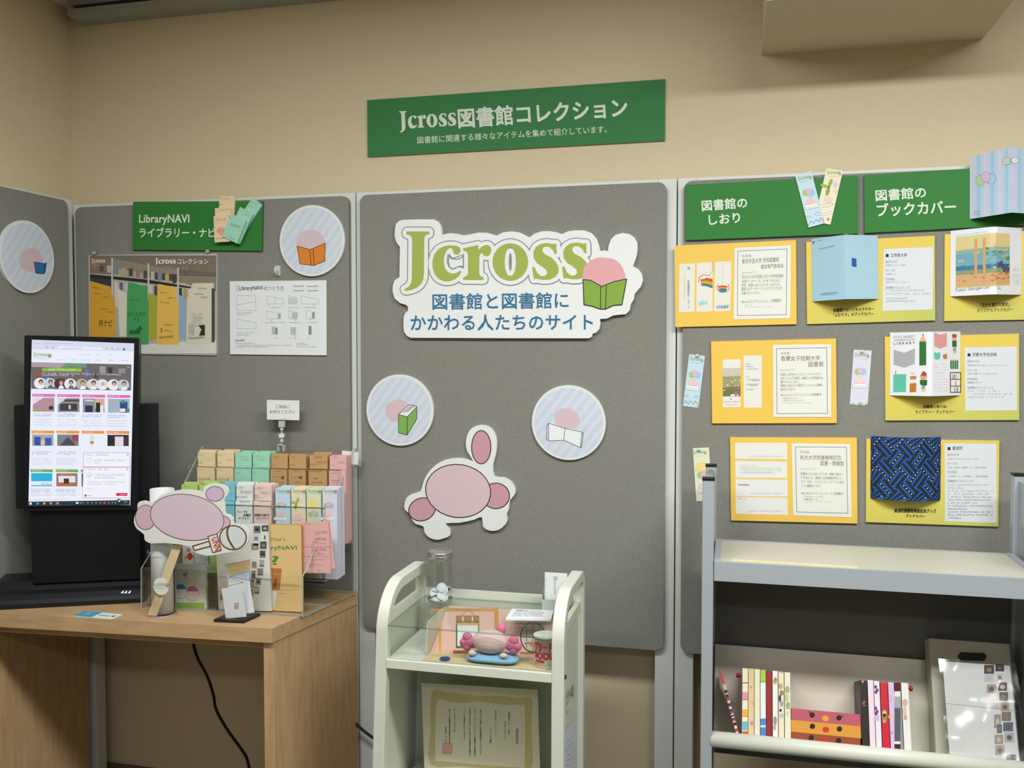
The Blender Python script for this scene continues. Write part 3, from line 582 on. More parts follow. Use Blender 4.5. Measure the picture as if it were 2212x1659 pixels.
A = Art(G4, CR6); info(A, [(718, 970), (1140, 975), (1142, 1620), (722, 1605)], '紫波町', (742, 782, 865), 1026, 30, [('【配布方法】', 832, 1074, 20), ('Webサイトからのダウンロードのみ', 992, 1106, 15), ('【サイズ】', 815, 1146, 20), ('A6版と文庫本、新書サイズ、B6版と教科本', 1062, 1176, 14), ('【作成者】', 815, 1216, 20), ('小田中耕一さん（染色職人）・紫波町図書館', 1072, 1248, 15), ('【図書館からのコメント】', 945, 1288, 20)]+[('', xx, 1318+k*24.2, 14) for k, xx in enumerate((1078, 870, 1110, 1078, 1105, 1095, 980, 1110, 900, 1110, 1108, 855))])
A.build('info_card', o); z = A.z; A = Art(G4, CR6, z); A.t('紫波町図書館開館記念グッズ', 308, 1534, 648, 1538, 32, '2e2a26', .014).t('ブックカバー', 402, 1572, 555, 1578, 27, '2e2a26', .014); A.build('lettering', o)

# ------------------------------------------------------------ book covers
def tent(name, label, pl0, cr, L, Rr, off, m, spine=0.):
    """paper cover folded to a ridge: L, Rr photographed left and right edges (top, bottom), ridge off metres nearer the viewer"""
    p = [pl0.loc(*cr(*q)) for q in (L[0], Rr[0], Rr[1], L[1])]
    rd = pl0.moved(off); r0, r1 = [rd.loc(*cr(*q)) for q in L[2]]
    d = (Vector(((p[1]-p[0])+(p[2]-p[3])))/2); wd = d.length; th = .0006
    h = ((p[0]-p[3]).length+(p[1]-p[2]).length)/2
    c = (p[0]+p[1]+p[2]+p[3])/4; base = Pl(pl0.O+pl0.ex*c.x+pl0.ey*c.y, pl0.ex*d.x+pl0.ey*d.y, -pl0.ex*d.y+pl0.ey*d.x)
    rx = base.moved(off).loc(*cr(*L[2][0])).x; rx2 = rx+spine
    e = empty(name, base.M, label, 'book cover', 'paper book covers')
    q = [(-wd/2, .001), (rx, off), (rx2, off), (wd/2, .001)] if spine else [(-wd/2, .001), (rx, off), (wd/2, .001)]
    faces = []
    for k, ((x0, z0), (x1, z1)) in enumerate(zip(q, q[1:])):
        O = base.O+base.ex*(x0+x1)/2+base.n*(z0+z1)/2; f = Pl(O, base.ex*(x1-x0)+base.n*(z1-z0), base.ey); l = math.hypot(x1-x0, z1-z0)
        MB().box(-l/2, l/2, -h/2, h/2, -th, 0, m).build('spine_panel' if spine and k == 1 else 'cover_panel', f.M, e); faces.append(f)
    MB().box(-.01, .01, -h*.3, h*.3, 0, max(.004, off*.35), P('dfe6ea')).build('backing_tab', base.M, e)
    return e, faces
ldot = mat('a9cfe2', .5, .25)
e, F = tent('book_cover', 'pale blue book cover with white dots on its right half', G1, CR3, [(1205, 855), (1195, 1388), [(1475, 795), (1470, 1345)]], [(1768, 825), (1762, 1365)], .055, ldot)
A = Art(F[0], CR3); A.scrawl(1215, 885, 1290, 868, 10, '4a5a7a').ell(1212, 885, 6, 14, '6a4a9a').t('"Do what I can (U)read"', 1265, 950, 1395, 922, 18, '4a5058', slant=.02).ell(1350, 1320, 80, 12, '86aec8', -6); A.build('printed_art', e)
A = Art(F[1], CR3)
for j in range(26):
    for i in range(14):
        x = 1483+i*20+(10 if j % 2 else 0); y = 812+j*20.4+(x-1480)*.10-(x-1480)*j*.0024
        if x < 1758 and y < 1358: A.mb.add([(v[0], v[1], A.z) for v in (A.c(*q) for q in ell(x, y, 3.6, 4, 6))], [(5, 4, 3, 2, 1, 0)], P('d6e6ee'))
A.z += A.step; A.poly([(1540, 1015), (1580, 1022), (1582, 1095), (1540, 1088)], '2f5fa8'); A.build('printed_art', e)
cw = mat('e4e6ec', .5, .25)
e, F = tent('book_cover', 'white book cover with a painted lakeside room scene', G2, CR4, [(805, 785), (797, 1345), [(1137, 732), (1138, 1262)]], [(1412, 762), (1405, 1330)], .05, cw, .016)
for k, (f, xa, xb) in enumerate(((F[0], 848, 1137), (F[1], 1137, 1195), (F[2], 1195, 1308))):
    A = Art(f, CR4); cl = lambda pts: [(min(max(x, xa), xb), y) for x, y in pts]
    def band(pts, c):
        q = cl(pts)
        if max(p[0] for p in q)-min(p[0] for p in q) > 2: A.poly(q, c)
    ty = lambda x: (842-(x-848)*.13) if x < 1160 else (801+(x-1160)*.05); by = lambda x: (1277-(x-848)*.06) if x < 1160 else (1258-(x-1160)*.06)
    band([(xa, ty(xa)), (xb, ty(xb)), (xb, by(xb)), (xa, by(xa))], 'd8c890')
    yy = lambda t: [(xa, ty(xa)+(by(xa)-ty(xa))*t), (xb, ty(xb)+(by(xb)-ty(xb))*t)]
    sl = lambda t0, t1, c: A.poly(yy(t0)+yy(t1)[::-1], c)
    sl(.26, .40, '8fae9a'); sl(.34, .62, '6fa8ba'); sl(.58, .70, '3f7a9c'); sl(.66, .74, '8a9a78'); sl(.74, .98, 'd2a878')
    r = random.Random(k)
    for j in range(14):
        x = r.uniform(xa+8, xb-8); t = r.uniform(.24, .66); y = ty(x)+(by(x)-ty(x))*t
        A.ell(x, y, min(r.uniform(10, 30), x-xa, xb-x), r.uniform(5, 12), r.choice(['4f8078', 'a9a070', '5c8a60', '86b4c0', 'c4b88a']), -8)
    for j in range(10):
        x = r.uniform(xa+6, xb-6); t = r.uniform(.72, .92); y = ty(x)+(by(x)-ty(x))*t
        A.ell(x, y, min(14, x-xa, xb-x), 6, r.choice(['c07a50', 'a86a4a', '8a5a3c', 'd89870']), -10)
    for x in (1020, 1092):
        if xa < x-12 and x+12 < xb: A.poly([(x-12, ty(x)+35), (x+12, ty(x)+33), (x+12, by(x)-80), (x-12, by(x)-80)], 'd2a070')
    if k == 2:
        for j in range(9): x = 1205+j*11; A.ell(x, 1090+r.uniform(-30, 40), 9, 22, r.choice(['3f4f80', '5a3f5a', '7a6a9a', '8a4a4a']), 10)
        for x, y, l in ((1328, 1110, 62), (1328, 1125, 60), (1325, 1160, 68), (1325, 1175, 68), (1325, 1195, 66), (1335, 1215, 55), (1350, 1235, 40)): A.scrawl(x, y, x+l, y+2, 8, 'b0b4ba')
    if k == 0: A.scrawl(850, 835, 1130, 792, 9, 'a8a8b0').t('Tokyo Gakugei Uni', 835, 1312, 1130, 1283, 32, '8a8c96', slant=.04)
    if k == 2: A.t('y Library', 1198, 1285, 1228, 1290, 26, '8a8c96')
    A.build('printed_art', e)
SG = PAD.moved(.008)
e, F = tent('book_cover', 'blue and pink striped book cover with balloons, topmost at the right edge', SG, CR4, [(968, 150), (965, 685), [(1325, 72), (1325, 628)]], [(1640, 118), (1640, 645)], .075, mat('bccde4', .5, .25))
for k, (f, xa, xb) in enumerate(((F[0], 968, 1325), (F[1], 1325, 1640))):
    A = Art(f, CR4); n = 12; ty = lambda x: 150-(x-968)*.2185 if k == 0 else 72+(x-1325)*.146; by = lambda x: 685-(x-965)*.158 if k == 0 else 628+(x-1325)*.054
    for j in range(n):
        x0 = xa+(xb-xa)*j/n; x1 = xa+(xb-xa)*(j+1)/n
        A.poly([(x0, ty(x0)), (x1, ty(x1)), (x1, by(x1)), (x0, by(x0))], ['d3cfe4', 'c3cfe6', 'a5c9e4', 'bcd0e8'][j % 4])
    if k == 0:
        for x, y, c in ((1058, 355, 'b5d0a0'), (1152, 340, 'a9d0ea'), (1105, 325, 'd8bcd8')): A.line(ell(x, y, 38, 46), 4, '8a8a90', True).ell(x, y, 37, 45, c).line([(x, y+46), (1100, 440)], 3, 'd8d8d8')
        A.line(ell(1285, 190, 38, 32), 4, '8a8a80', True).ell(1285, 190, 37, 31, 'c6cec6').ell(1265, 203, 18, 14, 'c6cec6').line(ell(1030, 628, 24, 12), 3, '9a9aa4', True)
    else: A.line(ell(1350, 185, 32, 26), 4, '8a8a80', True).ell(1350, 185, 30, 25, 'e0e6ea')
    A.build('printed_art', e)
e, F = tent('book_cover', 'white book cover with green pencils and pennants, in the middle row', G3, CR6, [(270, 70), (273, 580), [(578, 47), (578, 577)]], [(840, 60), (850, 580)], .042, cw, .011)
A = Art(F[0], CR6); A.t('KYOTO UNIVERSITY', 305, 118, 478, 110, 20, '7a7e84').t('YOSHIDA-SOUTH', 308, 142, 478, 136, 19, '7a7e84').t('L I B R A R Y', 305, 170, 478, 162, 20, '3a3c40', .01)
A.poly([(305, 208), (390, 235), (478, 198), (474, 325), (390, 355), (303, 330)], 'aaadb0').poly([(513, 142), (568, 142), (568, 335), (513, 338)], '2f7038').poly([(513, 142), (543, 78), (568, 142)], 'e0b47a').poly([(536, 92), (543, 76), (549, 92)], '3a2a22')
A.poly([(302, 410), (406, 407), (404, 553), (299, 555)], '5fbfa6').rect(317, 378, 323, 410, 'c07a40').poly([(437, 424), (488, 422), (488, 450), (437, 452)], 'c8843a').poly([(435, 482), (488, 480), (486, 553), (433, 555)], 'c0762e').ell(460, 402, 18, 7, 'c8ccd0')
A.ell(545, 430, 26, 28, 'd8a088').poly([(522, 420), (545, 380), (572, 400), (572, 425)], 'b8462e').poly([(518, 455), (576, 455), (576, 495), (548, 508), (518, 490)], '2a6a36').rect(528, 510, 560, 525, '8a9a90').rect(535, 525, 540, 550, 'c08a70').rect(550, 525, 555, 550, 'c08a70'); A.build('printed_art', e)
A = Art(F[2], CR6); A.poly([(634, 68), (684, 88), (736, 72), (736, 178), (684, 202), (634, 182)], 'd99a94').poly([(632, 228), (656, 236), (682, 228), (682, 280), (658, 292), (632, 280)], '62c4ae').poly([(700, 255), (735, 238), (740, 282), (712, 285)], 'c08038')
A.ell(797, 112, 18, 28, 'e0a890').ell(797, 96, 20, 16, 'a8572e').poly([(780, 135), (816, 135), (816, 185), (780, 185)], '2a6a36').rect(786, 188, 812, 218, '9a9ea2').rect(790, 218, 795, 240, 'b08a78').rect(803, 218, 808, 240, 'b08a78')
for k in range(4): A.rect(764+k*17, 298, 777+k*17, 365, '2f7a44').poly([(764+k*17, 298), (771+k*17, 280), (777+k*17, 298)], 'e0b47a')
A.line([(765, 395), (848, 395), (848, 556), (765, 556)], 7, '7a3a36', True).line([(765, 450), (848, 450)], 6, '7a3a36').line([(765, 505), (848, 505)], 6, '7a3a36')
for x, y, c in ((785, 446, 'b0b8a8'), (798, 446, '7a9a88'), (815, 446, 'c8c0b0'), (808, 500, 'c8a078'), (800, 552, 'a8b0a0'), (820, 552, '6a8a7a')): A.rect(x-5, y-36, x+5, y, c)
for k in range(10): A.scrawl(632, 330+k*24, 742, 330+k*24, 7, 'c0c4c8', .4, seed=k)
A.build('printed_art', e)
# blue cover: one curved sheet with a woven pattern of black bars
pl0 = G4; p = [pl0.loc(*CR6(*q)) for q in ((112, 912), (685, 917), (685, 1435), (118, 1418))]
c = sum(p, Vector((0, 0)))/4; wd, h = ((p[1]-p[0]).length+(p[2]-p[3]).length)/2, ((p[0]-p[3]).length+(p[1]-p[2]).length)/2
base = Pl(pl0.O+pl0.ex*c.x+pl0.ey*c.y, pl0.ex, pl0.ey); N = 24
zf = lambda u: .001+.030*(math.sin(math.pi*(u+.5)))**1.0
b = MB(); vs = [(wd*(k/N-.5), s_*h/2, zf(k/N-.5)-t) for t in (0, .0006) for s_ in (-1, 1) for k in range(N+1)]; n = N+1
b.add(vs, [(k, k+1, n+k+1, n+k) for k in range(N)]+[(2*n+k+1, 2*n+k, 3*n+k, 3*n+k+1) for k in range(N)], mat('2458a8', .5, .25), True)
e = b.build('book_cover', base.M, None, 0, 'blue book cover with black bars and white dots, in the bottom row', 'book cover', 'paper book covers')
b = MB(); kb, wh = P('22262c'), P('e8ecec'); sh = 1.15
def onc(x, y, dz): return (x, y, zf(max(-.5, min(.5, x/wd)))+dz)
S = .049
def strip(q, n=8):
    q = [Vector(p) for p in q]; a_ = [q[0].lerp(q[1], k/n) for k in range(n+1)]; c_ = [q[3].lerp(q[2], k/n) for k in range(n+1)]
    b.add([onc(*p, .0004) for p in a_+c_], [(k, k+1, n+2+k, n+1+k) for k in range(n)], kb)
for i in range(-5, 6):
    for j in range(-5, 6):
        cx, cy = (i+j)*S*.5, (i-j)*S*.5; ori = (i+j) % 2; a = math.radians(55 if ori else -50)
        for k in (-1, 0, 1):
            dx, dy = -math.sin(a)*k*.0115, math.cos(a)*k*.0115; l, t = .0185, .0033
            q = [(cx+dx+u*l*math.cos(a)-v*t*math.sin(a), cy+dy+u*l*math.sin(a)+v*t*math.cos(a)) for u, v in ((-1, -1), (1, -1), (1, 1), (-1, 1))]
            if all(abs(x) < wd/2-.0005 and abs(y) < h/2-.0005 for x, y in q): strip(q)
            else:
                q = [(max(-wd/2, min(wd/2, x)), max(-h/2, min(h/2, y))) for x, y in q]
                ar = abs(sum(q[m_][0]*q[(m_+1) % 4][1]-q[(m_+1) % 4][0]*q[m_][1] for m_ in range(4)))
                if ar > 2e-5: strip(q)
            if k == (i+2*j) % 3-1:
                for u in (-.7, -.2, .3, .75):
                    x, y = cx+dx+u*l*math.cos(a), cy+dy+u*l*math.sin(a)
                    if abs(x) < wd/2-.003 and abs(y) < h/2-.003: b.add([onc(x+.0014*math.cos(t_), y+.0014*math.sin(t_), .0005) for t_ in (k_*math.pi/4 for k_ in range(8))], [tuple(range(8))], wh)
b.build('printed_art', base.M, e)

# ------------------------------------------------------------ pinned bookmarks
def bookmark(label, q, cr, pl0, col, logo, art, th=.0012, pin=None, group='paper bookmarks'):
    o, pl, wd, ht = board('bookmark', cq(cr, *q), pl0, th, P(col), P('e6e6e2'), label, 'bookmark', group)
    A = Art(pl, cr); A.jc(*logo, '8fae58'); x0, y0, x1, y1, h = logo; A.ell(x1+h*.1, y1-h*.1, h*.32, h*.42, 'b09a8a').scrawl(x0+h*.3, y0+h*.75, x1, y1+h*.75, h*.25, '8ab0d8')
    art(A); A.build('printed_art', o)
    if pin:
        a = pl.loc(*cr(*pin)); MB().lathe([(0, .006), (.0035, .006), (.004, .0045), (.0035, .0025), (.0015, .0015), (.0015, 0)], (a.x, a.y, 0), mat('cfd6d2', .15, .6), 12).build('clear_pin', pl.M, o)
    return o
def balloons(A, x, y, s, tx, ty):
    for dx, c in ((-1.1, 'a8c878'), (1.1, '9fc8e6'), (0, 'e2b4cc')): A.line([(x+dx*s, y+s*.9), (tx, ty)], s*.1, 'c8ccd0', cap=False).line(ell(x+dx*s, y-(s*.35 if dx == 0 else 0), s*.82, s), s*.1, '8a9088', True).ell(x+dx*s, y-(s*.35 if dx == 0 else 0), s*.82, s, c)
    return A
def city(A, x0, y0, x1, y1, s, c='a8b8b0'):
    r = random.Random(int(x0)); n = 9; pts = [(x0, y0)]
    for k in range(n):
        for t in (k/n, (k+.8)/n): pts.append((x0+(x1-x0)*t, y0+(y1-y0)*t-s*(.3+.7*((k*37 % 10)/10))))
    A.line(pts+[(x1, y1)], s*.08, c, cap=False); return A
def url(A, q): A.poly(q, 'eef0ee').line(q, 2, '9a9090', True); x = [p[0] for p in q]; y = [p[1] for p in q]; A.t('www.jcross.com', q[3][0]+8, q[3][1]-10, q[2][0]-8, q[2][1]-10, 9, '5a5050', .01); return A
SGN = PAD.moved(.008)
def art1(A): balloons(A, 1172, 460, 26, 1190, 505); A.ell(1190, 535, 40, 28, 'e6c4c4', -10); url(A, [(1138, 570), (1252, 545), (1258, 580), (1145, 605)]); A.line(ell(1175, 665, 18, 8), 2, 'a8b4c0', True).line(ell(1250, 640, 24, 14), 2, 'a8b4c0', True); city(A, 1170, 745, 1300, 712, 45, '9a90a0')
bookmark('pale blue balloon bookmark tilted left on the green sign', [(1062, 315), (1200, 272), (1305, 722), (1168, 757)], CR3, SGN, 'c4dcea', (1085, 355, 1185, 335, 32), art1, .004)
def art2(A):
    for a, c in ((70, '9ab84a'), (165, 'a8b858'), (255, '8aa83e')): A.ell(1345+38*math.cos(math.radians(a)), 412-38*math.sin(math.radians(a)), 38, 15, c, -a)
    A.ell(1345, 412, 10, 10, '8a7a3a').ell(1400, 390, 20, 22, 'd0cce0').poly([(1395, 425), (1425, 440), (1412, 470), (1385, 450)], 'e6d6a8').ell(1338, 520, 40, 24, 'eacdc8'); A.line([(1280, 565), (1340, 548), (1390, 555), (1350, 580), (1285, 585)], 3, 'c0b0b0'); url(A, [(1295, 632), (1365, 615), (1368, 640), (1298, 655)])
    A.poly([(1340+18*math.cos(math.radians(-90+k*36))*(1 if k % 2 == 0 else .45), 686+18*math.sin(math.radians(-90+k*36))*(1 if k % 2 == 0 else .45)) for k in range(10)], 'd87a70')
bookmark('cream propeller bookmark tilted right on the green sign', [(1322, 250), (1464, 272), (1360, 732), (1222, 708)], CR3, SGN, 'ece2cc', (1330, 300, 1435, 300, 32), art2, .0025)
def art3(A): balloons(A, 192, 412, 24, 185, 460); A.ell(180, 480, 36, 24, 'e8c6c6', 6); url(A, [(122, 498), (225, 510), (222, 545), (118, 528)]); A.line(ell(120, 585, 16, 8), 2, 'a8b4c0', True).line(ell(205, 590, 20, 8), 2, 'a8b4c0', True); city(A, 95, 660, 218, 678, 50, '9aa89a')
bookmark('pale blue balloon bookmark pinned left of the flower bookmark board', [(150, 245), (278, 260), (218, 683), (90, 667)], CR5, PAD, 'c2dae8', (152, 292, 248, 303, 30), art3, pin=(212, 256))
def art4(A): balloons(A, 1541, 388, 24, 1541, 440); A.ell(1535, 462, 42, 26, 'ecccce'); url(A, [(1480, 485), (1598, 488), (1598, 520), (1480, 518)]); A.ell(1540, 650, 22, 12, '9ab8a4').ell(1590, 655, 12, 8, '8ab09a').ell(1480, 648, 14, 7, 'a0bca8')
bookmark('lilac balloon bookmark pinned between the two middle-row boards', [(1485, 208), (1630, 217), (1602, 665), (1456, 657)], CR5, PAD, 'd8d6e6', (1495, 262, 1600, 266, 32), art4, pin=(1555, 222))
def art5(A): A.ell(255, 1170, 60, 48, 'ecd88a').line(ell(205, 1182, 14, 7), 2, 'b4bcc8', True); balloons(A, 262, 1230, 26, 260, 1290); A.ell(255, 1320, 36, 24, 'e8c6c6'); url(A, [(222, 1345), (330, 1340), (332, 1370), (224, 1375)])
bookmark('pale yellow balloon bookmark pinned behind the grey book truck post', [(165, 1012), (297, 1007), (345, 1438), (215, 1443)], CR5, PAD, 'dfe4cc', (180, 1058, 275, 1054, 30), art5, pin=(225, 1020))

# ============================================================ wooden desk
ZD = .71
def V2(p): return (p.x, p.y)
wood = mat('b3926a', .45, .35, kind='wood', h2='c4a57c', scale=9)
woodv = mat('b3926a', .45, .35, kind='wood', h2='c4a57c', scale=9, bump=-.001)
FR, FL, BR = W(587, 1358, Z=ZD), W(0, 1325, Z=ZD), W(764, 1284, Z=ZD)
dx = (FL-FR).normalized(); FL = FR + dx*((-1.948-FR.x)/dx.x); BR.y = -.022; BL = Vector((-1.948, -.022, ZD))
desk = empty('desk', Matrix.Translation((FR.x, FR.y, 0)), 'light wooden desk in the corner under the black screen and the clear leaflet rack', 'desk')
MB().prism([V2(FL), V2(FR), V2(BR), V2(BL)], ZD-.036, ZD, wood).build('desk_top', I4, desk, .0015)
def along(p, q, t): return p+(q-p)*t
sd = (BR-FR).normalized(); fd = (FL-FR).normalized(); bd = (BL-BR).normalized()
q = [FR+sd*.012+fd*.004, BR+bd*.004, BR+bd*.032, FR+sd*.012+fd*.031]
MB().prism([V2(p) for p in q], .0, ZD-.036, woodv).build('side_panel', I4, desk, .001)
q = [FL+sd*.012, BL, BL-bd*.022, FL+sd*.012-fd*.022]
MB().prism([V2(p) for p in q], .0, ZD-.036, woodv).build('side_panel', I4, desk, .001)
q = [FR+sd*.05+fd*.031, FL+sd*.05-fd*.022, FL+sd*.068-fd*.022, FR+sd*.068+fd*.031]
MB().prism([V2(p) for p in q], ZD-.066, ZD-.036, wood).build('apron', I4, desk, .001)
CC = crop((0, 1260), 3.687)
cb = mat('161616', .5, .3)
pl = BACK(-.08); p = [pl.loc(*CC(*c)) for c in smooth([(1540, 470), (1550, 525), (1580, 610), (1650, 740), (1700, 890), (1720, 1000), (1800, 1150), (1900, 1290), (1960, 1380), (1985, 1471), (2020, 1620)], 4, False)]
MB().tube([(a.x, -.08, a.y) for a in p], .0042, cb).build('power_cord', None, None, 0, 'black power cord hanging down under the wooden desk', 'cord')
pl = BACK(-.03); p = [pl.loc(*c) for c in smooth([(735, 1535), (757, 1552), (785, 1578), (815, 1600), (850, 1622)], 4, False)]
MB().tube([(a.x, -.03, a.y) for a in p], .004, cb).build('power_cord', None, None, 0, 'short stretch of black cord between the desk side and the white cart', 'cord')

# ============================================================ black upright touch screen
KL, KR = W(0, 1318, Z=ZD), W(310, 1302, Z=ZD); K = Pl(KR, KR-KL, (0, 0, 1))
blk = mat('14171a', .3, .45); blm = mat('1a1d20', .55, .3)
kio = empty('display_kiosk', K.M, 'black upright touch screen showing a web page, on the left of the wooden desk', 'screen')
def kbox(x0, y0, x1, y1, n0, n1, m, name, bev=.002, r=0):
    pl = K.moved(n1); a, c = pl.loc(x0, y0), pl.loc(x1, y1); b = MB()
    b.box(a.x, c.x, c.y, a.y, n0-n1, 0, m); return b.build(name, pl.M, kio, bev), pl
u0 = K.loc(-25, 1319).x; b = MB(); pr = [(0, 0), (.0, .012), (-.004, .022), (-.016, .034), (-.03, .042), (-.05, .062), (-.13, .066), (-.13, 0)]
vs = [(u, v, n_) for u in (u0, 0) for n_, v in pr]; n = len(pr)
b.add(vs, [(k, (k+1) % n, n+(k+1) % n, n+k) for k in range(n)]+[tuple(range(n))[::-1], tuple(range(n, 2*n))], blk); b.build('base', K.M, kio, .002)
kbox(66, 1090, 303, 1250, -.10, -.035, blk, 'column', .004)
kbox(30, 876, 340, 1090, -.14, -.100, blm, 'housing_and_shade', .004); kbox(66, 1088, 338, 1246, -.14, -.100, blm, 'housing_and_shade', .004)  # upper box reaches left as a dark stand-in for shadow beside the screen
sp = K.moved(-.02); q = [(56, 723), (302.5, 731), (296, 1100), (48, 1105)]
pl, wd, ht = fit(q, sp); scr = MB().prism(rrect(wd/2, ht/2, .004), -.028, 0, blk).build('display', pl.M, kio, .001)
MB().box(-wd/2+.02, wd/2-.02, -ht/2+.03, ht/2-.03, -.075, -.028, blm).build('rear_mount', pl.M, kio)
CS = CRM; A = Art(pl, CS, .0003, emit=.95)
A.poly([(272, 133), (1145, 165), (1112, 1545), (243, 1545)], 'eef2ff').poly([(272, 133), (1145, 165), (1143, 232), (270, 215)], 'd9def2')
A.poly([(268, 325), (1122, 345), (1117, 568), (266, 552)], '6f6468').poly([(268, 325), (560, 332), (520, 375), (268, 365)], 'b0a0a8').poly([(560, 332), (740, 336), (740, 370), (520, 372)], '6a9a78').poly([(740, 336), (1122, 345), (1120, 430), (740, 425)], '6a6468')
for x, y, w_, h_, c in ((300, 400, 60, 60, '8a5a48'), (600, 360, 22, 16, 'c04a48'), (725, 385, 30, 60, '5a7aa8'), (850, 360, 50, 60, '9a9aa0'), (920, 370, 40, 50, '3a3838'), (1010, 380, 60, 40, '8a8a90'), (350, 450, 80, 26, '4a78b0'), (1085, 364, 20, 10, 'c0a030'), (800, 420, 40, 40, '4a4648')): A.rect(x, y, x+w_, y+h_, c)
A.poly([(365, 376), (690, 376), (702, 390), (690, 408), (365, 402), (356, 388)], '8cc040').scrawl(415, 396, 640, 398, 15, 'eef6d8').scrawl(356, 424, 1028, 438, 13, 'e8e6f0').scrawl(356, 440, 630, 446, 13, 'e8e6f0')
for k, (x, c, hc) in enumerate(((342, 'f0eef0', '3a2a28'), (425, 'c8d4d8', '4a3a34'), (515, '4a3430', '7a5a48'), (600, 'e6ecf2', '4a3a38'), (700, 'b8b4ac', '5a544c'), (792, 'd8d8e6', '3a2e30'), (872, 'd8e8e8', 'e0e8e4'), (968, 'f0ecec', '3a2e30'), (1052, 'bcd4dc', '4a3c3a'))):
    y = 505+k*1.8; A.ell(x, y, 52, 46, c).ell(x+8, y-12, 20, 22, hc).ell(x+8, y-4, 15, 17, 'd8a898').poly([(x-18, y+44), (x-6, y+16), (x+22, y+16), (x+34, y+42)], 'f2f2f6' if k not in (1, 3) else '5a6878')
def tile(x, y, w_, bar, pics, h_):
    A.poly([(x, y), (x+w_, y+2), (x+w_, y+26), (x, y+24)], bar).scrawl(x+8, y+18, x+w_*.5, y+19, 12, 'fbeef4')
    for q_, c in pics: A.poly([(x+6+a*(w_-12), y+34+b_*h_) for a, b_ in q_], c)
R_ = lambda a, b_, c, d: [(a, b_), (c, b_), (c, d), (a, d)]
for k, (pc) in enumerate(([(R_(0, 0, 1, 1), 'b8909c'), ([(0, 0), (.5, 0), (0, .5)], 'e8dce4'), (R_(0, .85, .4, 1), 'a0a850'), (R_(.75, .6, .95, .85), '3a2a34')], [(R_(0, 0, 1, 1), '8a8a90'), ([(0, 0), (.4, 0), (0, .5)], 'd4dade'), (R_(.1, .4, .9, .9), '3c3c48'), (R_(.3, .1, 1, .25), '5a4840'), (R_(.5, .5, .6, .8), 'd8c8a0')], [(R_(0, 0, 1, 1), '8a94a0'), (R_(.55, 0, 1, .7), 'd8b090'), (R_(.1, .5, .45, 1), '2a3048'), (R_(.6, .3, .8, 1), '2a2828'), (R_(.8, .5, .95, 1), 'eaeaf0'), (R_(.1, .1, .5, .2), 'd8d8d8')], [(R_(0, 0, 1, 1), 'a8b4c0'), (R_(.55, .2, .9, 1), '2f4a8a'), (R_(.6, .1, .8, .3), '3aa08a'), (R_(.55, .7, .8, .95), 'e8ece8'), (R_(.85, .7, 1, 1), '4a9a50')])): tile(275+k*214, 595+k*3, 196, 'e070c0', pc, 118)
for k, pc in enumerate(([(R_(0, 0, 1, 1), 'a8aca8'), (R_(.1, .2, .4, 1), '3858a0'), (R_(.6, .3, .9, 1), '3a5ca8'), (R_(.4, .5, .6, .9), 'd8c8b0')], [(R_(0, 0, 1, 1), '7a8488'), ([(.1, 1), (.5, .2), (.9, 1)], '4a4e54'), (R_(.7, 0, 1, .6), 'a04858')], [(R_(.35, 0, .55, 1), 'e6e2d8'), (R_(.37, .6, .53, .8), '7a9a5a')], [(R_(0, 0, 1, 1), '25242c'), (R_(.35, .15, .75, 1), 'e8dce0'), (R_(.75, .2, 1, .9), '3a3840')])): tile(270+k*214, 908+k*1, 194, 'f09a38', pc, 95)
for k, pc in enumerate(([(R_(0, 0, 1, .62), '28b4dc'), (R_(0, .66, 1, 1), 'e8f2f6'), (R_(0, .92, 1, 1), '30b8dc')], [(R_(0, 0, 1, 1), '9a7868'), (R_(.1, .2, .9, .7), 'dfe6ee'), (R_(.35, .4, .6, .9), '4a2a30'), (R_(.1, .8, .9, 1), 'c86838'), (R_(.2, 0, .7, .15), 'd86a70')], [(R_(0, 0, 1, 1), '5a5458')])): tile(262+k*215, 1237+k*1, 192 if k < 2 else 26, '7ab048', pc, 112)
A.t('GOALS', 352, 1372, 442, 1372, 18, '58b8c8', .01)
for k in range(4):
    for r in range(2): A.scrawl(280+k*213, 772+r*16+k*4, 440+k*213, 772+r*16+k*4, 11, '6a6a80', seed=k)
    for r in range(3): A.scrawl(284+k*213, 818+r*22+k*4, 444+k*213, 818+r*22+k*4, 9, 'a8a8c0', seed=k+9)
    if k < 2:
        for r in range(2): A.scrawl(272+k*214, 1096+r*16, 440+k*214, 1096+r*16, 11, '6a6a80', seed=k); A.scrawl(265+k*214, 1416+r*16, 430+k*214, 1416+r*16, 11, '6a6a80', seed=k)
        for r in range(4): A.scrawl(272+k*214, 1150+r*16, 440+k*214, 1150+r*16, 9, 'a8a8c0', seed=k+5)
        for r in range(2): A.scrawl(265+k*214, 1450+r*16, 440+k*214, 1450+r*16, 9, 'a8a8c0', seed=k+5)
A.jc(288, 272, 410, 276, 34, '9ab080').scrawl(300, 288, 400, 290, 8, '3a9ac0').scrawl(290, 300, 430, 300, 6, '4aa8d0').ell(428, 270, 18, 18, 'c8a0a8').poly([(412, 265), (445, 265), (440, 285), (418, 285)], '88a868')
for x, l in ((485, 78), (598, 62), (700, 76), (815, 62), (930, 46), (1022, 70)): A.scrawl(x, 308+(x-485)*.01, x+l, 310+(x-485)*.01, 9, '7a7a90', seed=x)
for x, l in ((682, 92), (818, 56), (914, 64)): A.scrawl(x, 262, x+l, 262, 7, '9a9ab0', seed=x)
A.poly([(276, 185), (380, 189), (380, 209), (276, 205)], 'd9def2').poly([(500, 187), (880, 200), (880, 220), (500, 208)], 'eef2ff').scrawl(540, 208, 705, 212, 9, '8888a0').scrawl(300, 165, 625, 172, 9, 'a0a0b4')
